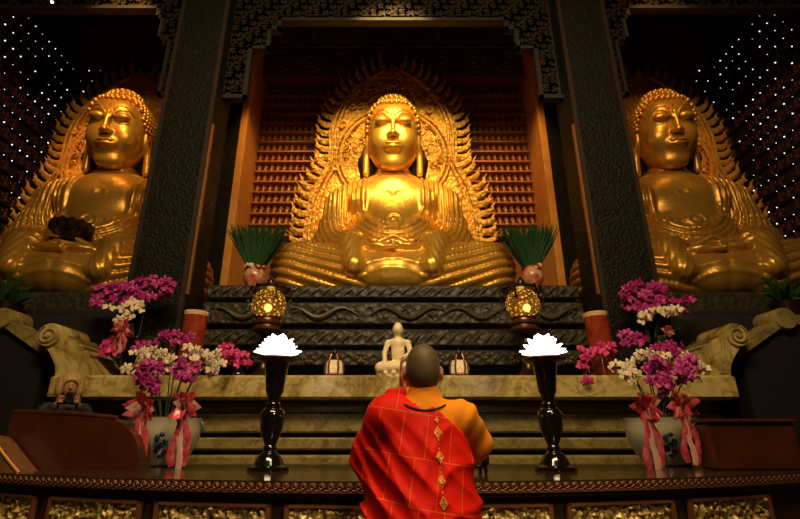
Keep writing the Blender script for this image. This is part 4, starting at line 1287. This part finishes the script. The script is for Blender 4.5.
def arm_cloth(X, Y, Z, sh_, el_, s, g):
    a = cap(X, Y, Z, sh_, el_, .070+g, .072+g)
    return su(a, cap(X, Y, Z, el_, (HH.x+s*.035, HH.y-.015, HH.z-.085), .070+g, .05+g), .04)
def inner(X, Y, Z):
    d = torso_cloth(X, Y, Z, 0)
    d = su(d, arm_cloth(X, Y, Z, SHR, ELR, 1, .006), .03)
    d = su(d, cap(X, Y, Z, (0, -.012, 1.40), (0, -.004, 1.465), .078, .072), .03)
    t1 = (Z*1.0 - X*.9)*70 + 4*np.sin(X*17)
    d = d - .0035*np.sin(t1*.7)*sstep(.10, .18, X)
    d = np.maximum(d, -(cap(X, Y, Z, (0, .0, 1.44), (0, .03, 1.60), .066, .066)))
    return np.maximum(d, .9-Z)
V, Fc = sculpt(inner, (-.33, -.26, .88), (.36, .33, 1.56), .0075)
link('inner_robe', np_mesh('monk inner robe', V, Fc), M['orange'], root)
def kas(X, Y, Z):
    ax = np.abs(X)
    d = torso_cloth(X, Y, Z, .014)
    d = su(d, arm_cloth(X, Y, Z, SHL, ELL, -1, .014), .07)
    # cloth hanging from the raised left arm
    d = su(d, cap(X, Y, Z, (-.205, .07, 1.19), (-.14, .02, .85), .070, .085), .08)
    d = su(d, cap(X, Y, Z, (0.02, .0, .95), (0.02, .0, .12), .20, .26), .1)
    # folds: long drapes swinging from the left shoulder down to the right hip
    ph = (X*1.0 + (Z-1.2)*.55 + .10*np.sin(Z*6))*48
    w_ = sstep(1.45, 1.2, Z)
    q1 = 1-np.abs(np.sin(ph*.5)); q2 = 1-np.abs(np.sin((X*1.1+(Z-1.2)*.9+.05*np.sin(Z*9+X*5))*31)); q3 = 1-np.abs(np.sin((X*.8-Z*.75+.04*np.sin(X*20))*26+1))
    d = d - w_*(.018*q1**1.5*(.5+.5*sstep(.08, -.15, X)) + .014*q2**2*sstep(.06, -.12, X)) - .012*q3**2*sstep(-.12, .08, X)*sstep(1.42, 1.3, Z)
    # cut away from the bare orange right shoulder
    cut = (Z - 1.405) + (X-.045)*0.92           # line from neck down to the right arm, on the back
    cutp = np.maximum(-cut*.74, -(Z-1.16))
    d = np.maximum(d, np.where(X > -.02, cut*.74, -1))
    d = np.maximum(d, -(cap(X, Y, Z, (0, -.004, 1.445), (0, .02, 1.60), .086, .08)))
    d = np.maximum(d, Z-1.51)
    return np.maximum(d, .03-Z)
V, Fc = sculpt(kas, (-.40, -.34, .0), (.36, .34, 1.58), .009)
link('kasaya', np_mesh('monk red robe', V, Fc), M['kasaya'], root)
def back_y(x, z, fn):
    y = np.arange(-.36, .1, .002, dtype=np.float32); d = fn(np.full_like(y, x), y, np.full_like(y, z))
    k = np.argmax(d < 0); return float(y[k])
mb = MB(); pts = []
def gx(z): return .045 + .03*(1.40-z)
for i in range(60):
    z = 1.385-.0085*i; pts.append(Vector((gx(z), back_y(gx(z), z, kas)-.002, z)))
for i in range(0, 59, 1):
    if i % 2 == 0: mb.tube([pts[i], pts[i+1]], .0022, 5)
mb.obj('gold_seam', M['gold_thread'], root)
for py in (420, 433, 458, 482, 504):
    z = at(434, py, 2.0).z; x = gx(z); y = back_y(x, z, kas)-.004; s_ = .018 if py != 420 else .009
    mb = MB(); q = [(0, s_*1.15), (s_*.75, 0), (0, -s_*1.15), (-s_*.75, 0), (0, s_*1.15)]
    mb.tube([(x+a, back_y(x+a, z+b, kas)-.003, z+b) for a, b in q], .003, 5)
    mb.tube([(x+a*.45, back_y(x+a*.45, z+b*.45, kas)-.003, z+b*.45) for a, b in q], .003, 5)
    mb.obj('gold_ornament', M['gold_thread'], root)
both = lambda X, Y, Z: np.minimum(kas(X, Y, Z), inner(X, Y, Z))
mb = MB(); cp = []
for i in range(15):
    u = i/14; x = -.085+.175*u; z = 1.418-.024*math.sin(math.pi*min(1, u*1.0))**.8
    cp.append((x, back_y(x, z, both)-.003, z))
mb.tube(cp, .0042, 6)
mb.obj('neck_cord', M['cord'], root)

# ================================================================== onlooker with camera
PD = 5.06; pc = at(73, 374, PD)
root = thing('person', 'fair-haired person in black peering through a camera behind the left chest', 'person', (pc.x, PD, pc.z-1.64), R(36))
PB = pc.z-1.64
o = sbox('trim_10', (-5.4, 4.8, 0), (-3.0, 5.3, PB), M['plat_dark']); o['label'] = 'low dark step at the left end of the altar'
hx, hy, hz_ = .0, -.02, 1.53
def p_body(X, Y, Z):
    ax = np.abs(X)
    d = ell(X, Y, Z, (0, .0, 1.545), (.078, .095, .095))
    d = su(d, ell(X, Y, Z, (0, -.04, 1.48), (.06, .062, .075)), .03)
    d = su(d, cap(X, Y, Z, (0, -.098, 1.53), (0, -.118, 1.49), .010, .015), .012)
    d = ss(d, ell(ax, Y, Z, (.03, -.105, 1.53), (.018, .014, .010)), .01)
    d = su(d, ell(ax, Y, Z, (.03, -.082, 1.53), (.012, .012, .009)), .004)
    d = su(d, ell(X, Y, Z, (0, -.098, 1.462), (.024, .012, .009)), .006)
    d = su(d, ell(ax, Y, Z, (.08, 0, 1.515), (.012, .024, .032)), .008)
    d = su(d, cap(X, Y, Z, (0, .01, 1.32), (0, 0, 1.46), .055, .05), .03)
    d = su(d, ell(X, Y, Z, (0, 0, 1.15), (.15, .09, .22)), .05)
    d = su(d, cap(ax, Y, Z, (.05, 0, 1.31), (.155, 0, 1.29), .05, .055), .04)
    d = su(d, ell(X, Y, Z, (0, 0, .92), (.15, .10, .16)), .06)
    d = su(d, cap(ax, Y, Z, (.085, 0, .86), (.085, 0, .47), .075, .052), .03)
    d = su(d, cap(ax, Y, Z, (.085, 0, .47), (.085, .01, .07), .052, .034), .02)
    d = su(d, cap(ax, Y, Z, (.085, .03, .035), (.09, -.13, .03), .036, .03), .02)
    Z0 = Z; ZH = Z + .055
    for s in (-1, 1):
        e = (s*.24, -.13, 1.17); w_ = (s*.088, -.22, 1.33)
        a = su(cap(X, Y, Z, (s*.16, 0, 1.29), e, .048, .04), cap(X, Y, Z, e, w_, .038, .026), .015)
        d = su(d, a, .02)
        h = ell(X, Y, ZH, (s*.082, -.225, 1.425), (.02, .034, .042))
        for k, (zz, ln) in enumerate(((1.395, .05), (1.415, .058), (1.435, .06), (1.453, .054))):
            h = su(h, np.minimum(cap(X, Y, ZH, (s*.085, -.25, zz), (s*.078, -.275, zz+.004), .0095, .009), cap(X, Y, ZH, (s*.078, -.275, zz+.004), (s*(.078-ln*.7), -.272, zz+.006), .009, .007)), .005)
        h = su(h, cap(X, Y, ZH, (s*.075, -.20, 1.40), (s*.055, -.172, 1.43), .011, .009), .006)
        d = su(d, h, .01)
    return np.maximum(d, -Z)
V, Fc = sculpt(p_body, (-.34, -.32, -.01), (.34, .16, 1.68), .0085)
link('body', np_mesh('onlooker body', V, Fc), M['skin'], root)
def p_hair(X, Y, Z):
    ax = np.abs(X)
    d = ell(X, Y, Z, (0, .005, 1.56), (.112, .118, .104))
    d = su(d, ell(ax, Y, Z, (.088, -.01, 1.49), (.040, .07, .10)), .03)
    d = su(d, ell(X, Y, Z, (0, .05, 1.48), (.09, .06, .11)), .03)
    face = ell(X, Y, Z, (0, -.12, 1.485), (.069, .12, .078))
    d = ss(d, face, .012)
    d = ss(d, cap(X, Y, Z, (-.02, -.16, 1.56), (.035, -.12, 1.60), .030, .012), .01)
    d = np.maximum(d, 1.425-.02*np.abs(np.sin(X*60))-Z)
    return d - .0018*np.sin(X*190+Z*25)
V, Fc = sculpt(p_hair, (-.15, -.14, 1.34), (.15, .15, 1.70), .0075)
link('hair', np_mesh('onlooker hair', V, Fc), M['blond'], root)
def p_coat(X, Y, Z):
    ax = np.abs(X)
    d = ell(X, Y, Z, (0, 0, 1.13), (.175, .115, .24))
    d = su(d, cap(ax, Y, Z, (.05, 0, 1.30), (.155, 0, 1.285), .062, .067), .04)
    d = su(d, cap(X, Y, Z, (0, 0, 1.0), (0, 0, .55), .15, .18), .06)
    for s in (-1, 1):
        e = (s*.24, -.13, 1.17); w_ = (s*.105, -.21, 1.30)
        d = su(d, su(cap(X, Y, Z, (s*.16, 0, 1.285), e, .062, .055), cap(X, Y, Z, e, w_, .055, .042), .02), .03)
    d = np.maximum(d, -cap(X, Y, Z, (0, 0, 1.36), (0, -.02, 1.5), .058, .058))
    return np.maximum(d, .45-Z)
V, Fc = sculpt(p_coat, (-.36, -.30, .43), (.36, .22, 1.42), .0095)
link('coat', np_mesh('onlooker coat', V, Fc), M['black_cloth'], root)
t = thing('camera', 'black camera held up to the face of the fair-haired onlooker', 'camera', (pc.x+.215*math.sin(R(36)), PD-.215*math.cos(R(36)), PB+1.33), R(36))
MB().box((-.068, -.03, 0), (.068, .03, .085), b=.01).obj('body', M['black_plastic'], t, smooth=False)
MB().box((-.026, -.028, .085), (.026, .03, .112), b=.008).obj('viewfinder', M['black_plastic'], t, smooth=False)
MB().lathe([(.001,0),(.036,0),(.036,.05),(.034,.07),(.028,.07),(.026,.06),(.001,.058)], 22, Matrix.Translation((0,-.03,.042)) @ Matrix.Rotation(R(90),4,'X')).obj('lens', M['black_plastic'], t)

# small ceiling lamp glimpsed at the top left
c = at(52, 0, 5.9)
t = thing('ceiling_spot', 'small bright ceiling spot lamp at the top left corner', 'lamp', (c.x, 5.9, 9.95))
p = at(52, 2, 5.9); t.location = (p.x, 5.9, p.z)
MB().ball((0,0,0), .022, 10, 7).obj('bulb', M['bulb'], t)
MB().lathe([(.03,.0),(.06,-.01),(.055,.06),(.02,.09),(.012,.10),(.012,11.6-p.z),(.001,11.6-p.z)], 14).obj('housing', M['dark_bronze'], t)

# ================================================================== lights
def spot(loc, tgt, energy, size, color, blend=.6, rad=.15):
    li = bpy.data.lights.new('spot', 'SPOT'); li.energy = energy; li.spot_size = R(size); li.color = color
    li.spot_blend = blend; li.shadow_soft_size = rad
    o = bpy.data.objects.new('spot_light', li); COL.objects.link(o); o.location = loc
    o.rotation_euler = (Vector(tgt)-Vector(loc)).to_track_quat('-Z', 'Y').to_euler(); return o
warm = (1.0, .65, .22); deep = (1.0, .50, .15)
spot((0, 3.6, 8.95), (0, 8.2, 6.15), 1800, 33, warm, .6, .10)
for sx in (-1, 1):
    spot((sx*2.3, 7.3, 9.1), (sx*2.7, 9.6, 5.2), 270, 60, deep, .8, .10)  # added to brighten the alcove shelves, sources unseen
    spot((sx*1.0, 7.0, 8.9), (sx*.65, 9.0, 6.5), 330, 66, (1, .68, .24), .9, .10)  # added to brighten the central halo, unseen behind the valance
spot((-4.0, 4.2, 9.0), (-5.2, 8.2, 6.35), 950, 34, deep, .5, .10)
spot((-6.2, 7.1, 9.0), (-6.1, 9.1, 5.8), 260, 66, deep, .8, .10)  # added light for the left halo, unseen behind its valance
spot((4.0, 4.2, 9.0), (5.15, 8.2, 6.35), 350, 34, deep, .5, .10)
spot((6.0, 7.1, 9.0), (5.8, 9.1, 5.8), 95, 66, deep, .8, .10)  # added light for the right halo, unseen behind its valance
spot((.3, 3.4, 4.6), (.1, 5.5, 2.0), 60, 50, (1, .78, .46), .9, .1)  # added to lift the ivory statue and mid ledge, source unseen
spot((1.5, -.5, 4.7), (.05, 2.6, 1.2), 320, 50, (1, .74, .44), .9, .25)
def area(loc, tgt, energy, sx, sy, color):
    li = bpy.data.lights.new('area', 'AREA'); li.energy = energy; li.shape = 'RECTANGLE'; li.size = sx; li.size_y = sy; li.color = color
    o = bpy.data.objects.new('ambient_fill_light', li); COL.objects.link(o); o.location = loc
    o.rotation_euler = (Vector(tgt)-Vector(loc)).to_track_quat('-Z', 'Y').to_euler(); return o
area((0, .2, 7.5), (0, 5.3, 1.5), 480, 4.5, 1.2, (1, .70, .38))  # ambient fill added over the ledge, no visible fixture

w = bpy.data.worlds.new('World'); SC.world = w; w.use_nodes = True
w.node_tree.nodes['Background'].inputs['Color'].default_value = (.9, .55, .3, 1)
w.node_tree.nodes['Background'].inputs['Strength'].default_value = .01

cd = bpy.data.cameras.new('camera'); cam = bpy.data.objects.new('view_camera', cd); COL.objects.link(cam)
cam.location = (0, 0, CAMH); cam.rotation_euler = (R(90+PITCH), 0, 0)
cd.sensor_width = 36; cd.lens = F/800*36; cd.shift_x = 7/800; cd.clip_start = .05; cd.clip_end = 60
SC.camera = cam
SC.view_settings.view_transform = 'Standard'; SC.view_settings.look = 'None'
SC.view_settings.exposure = 0.0; SC.view_settings.gamma = 1.0
SC.view_settings.use_curve_mapping = False
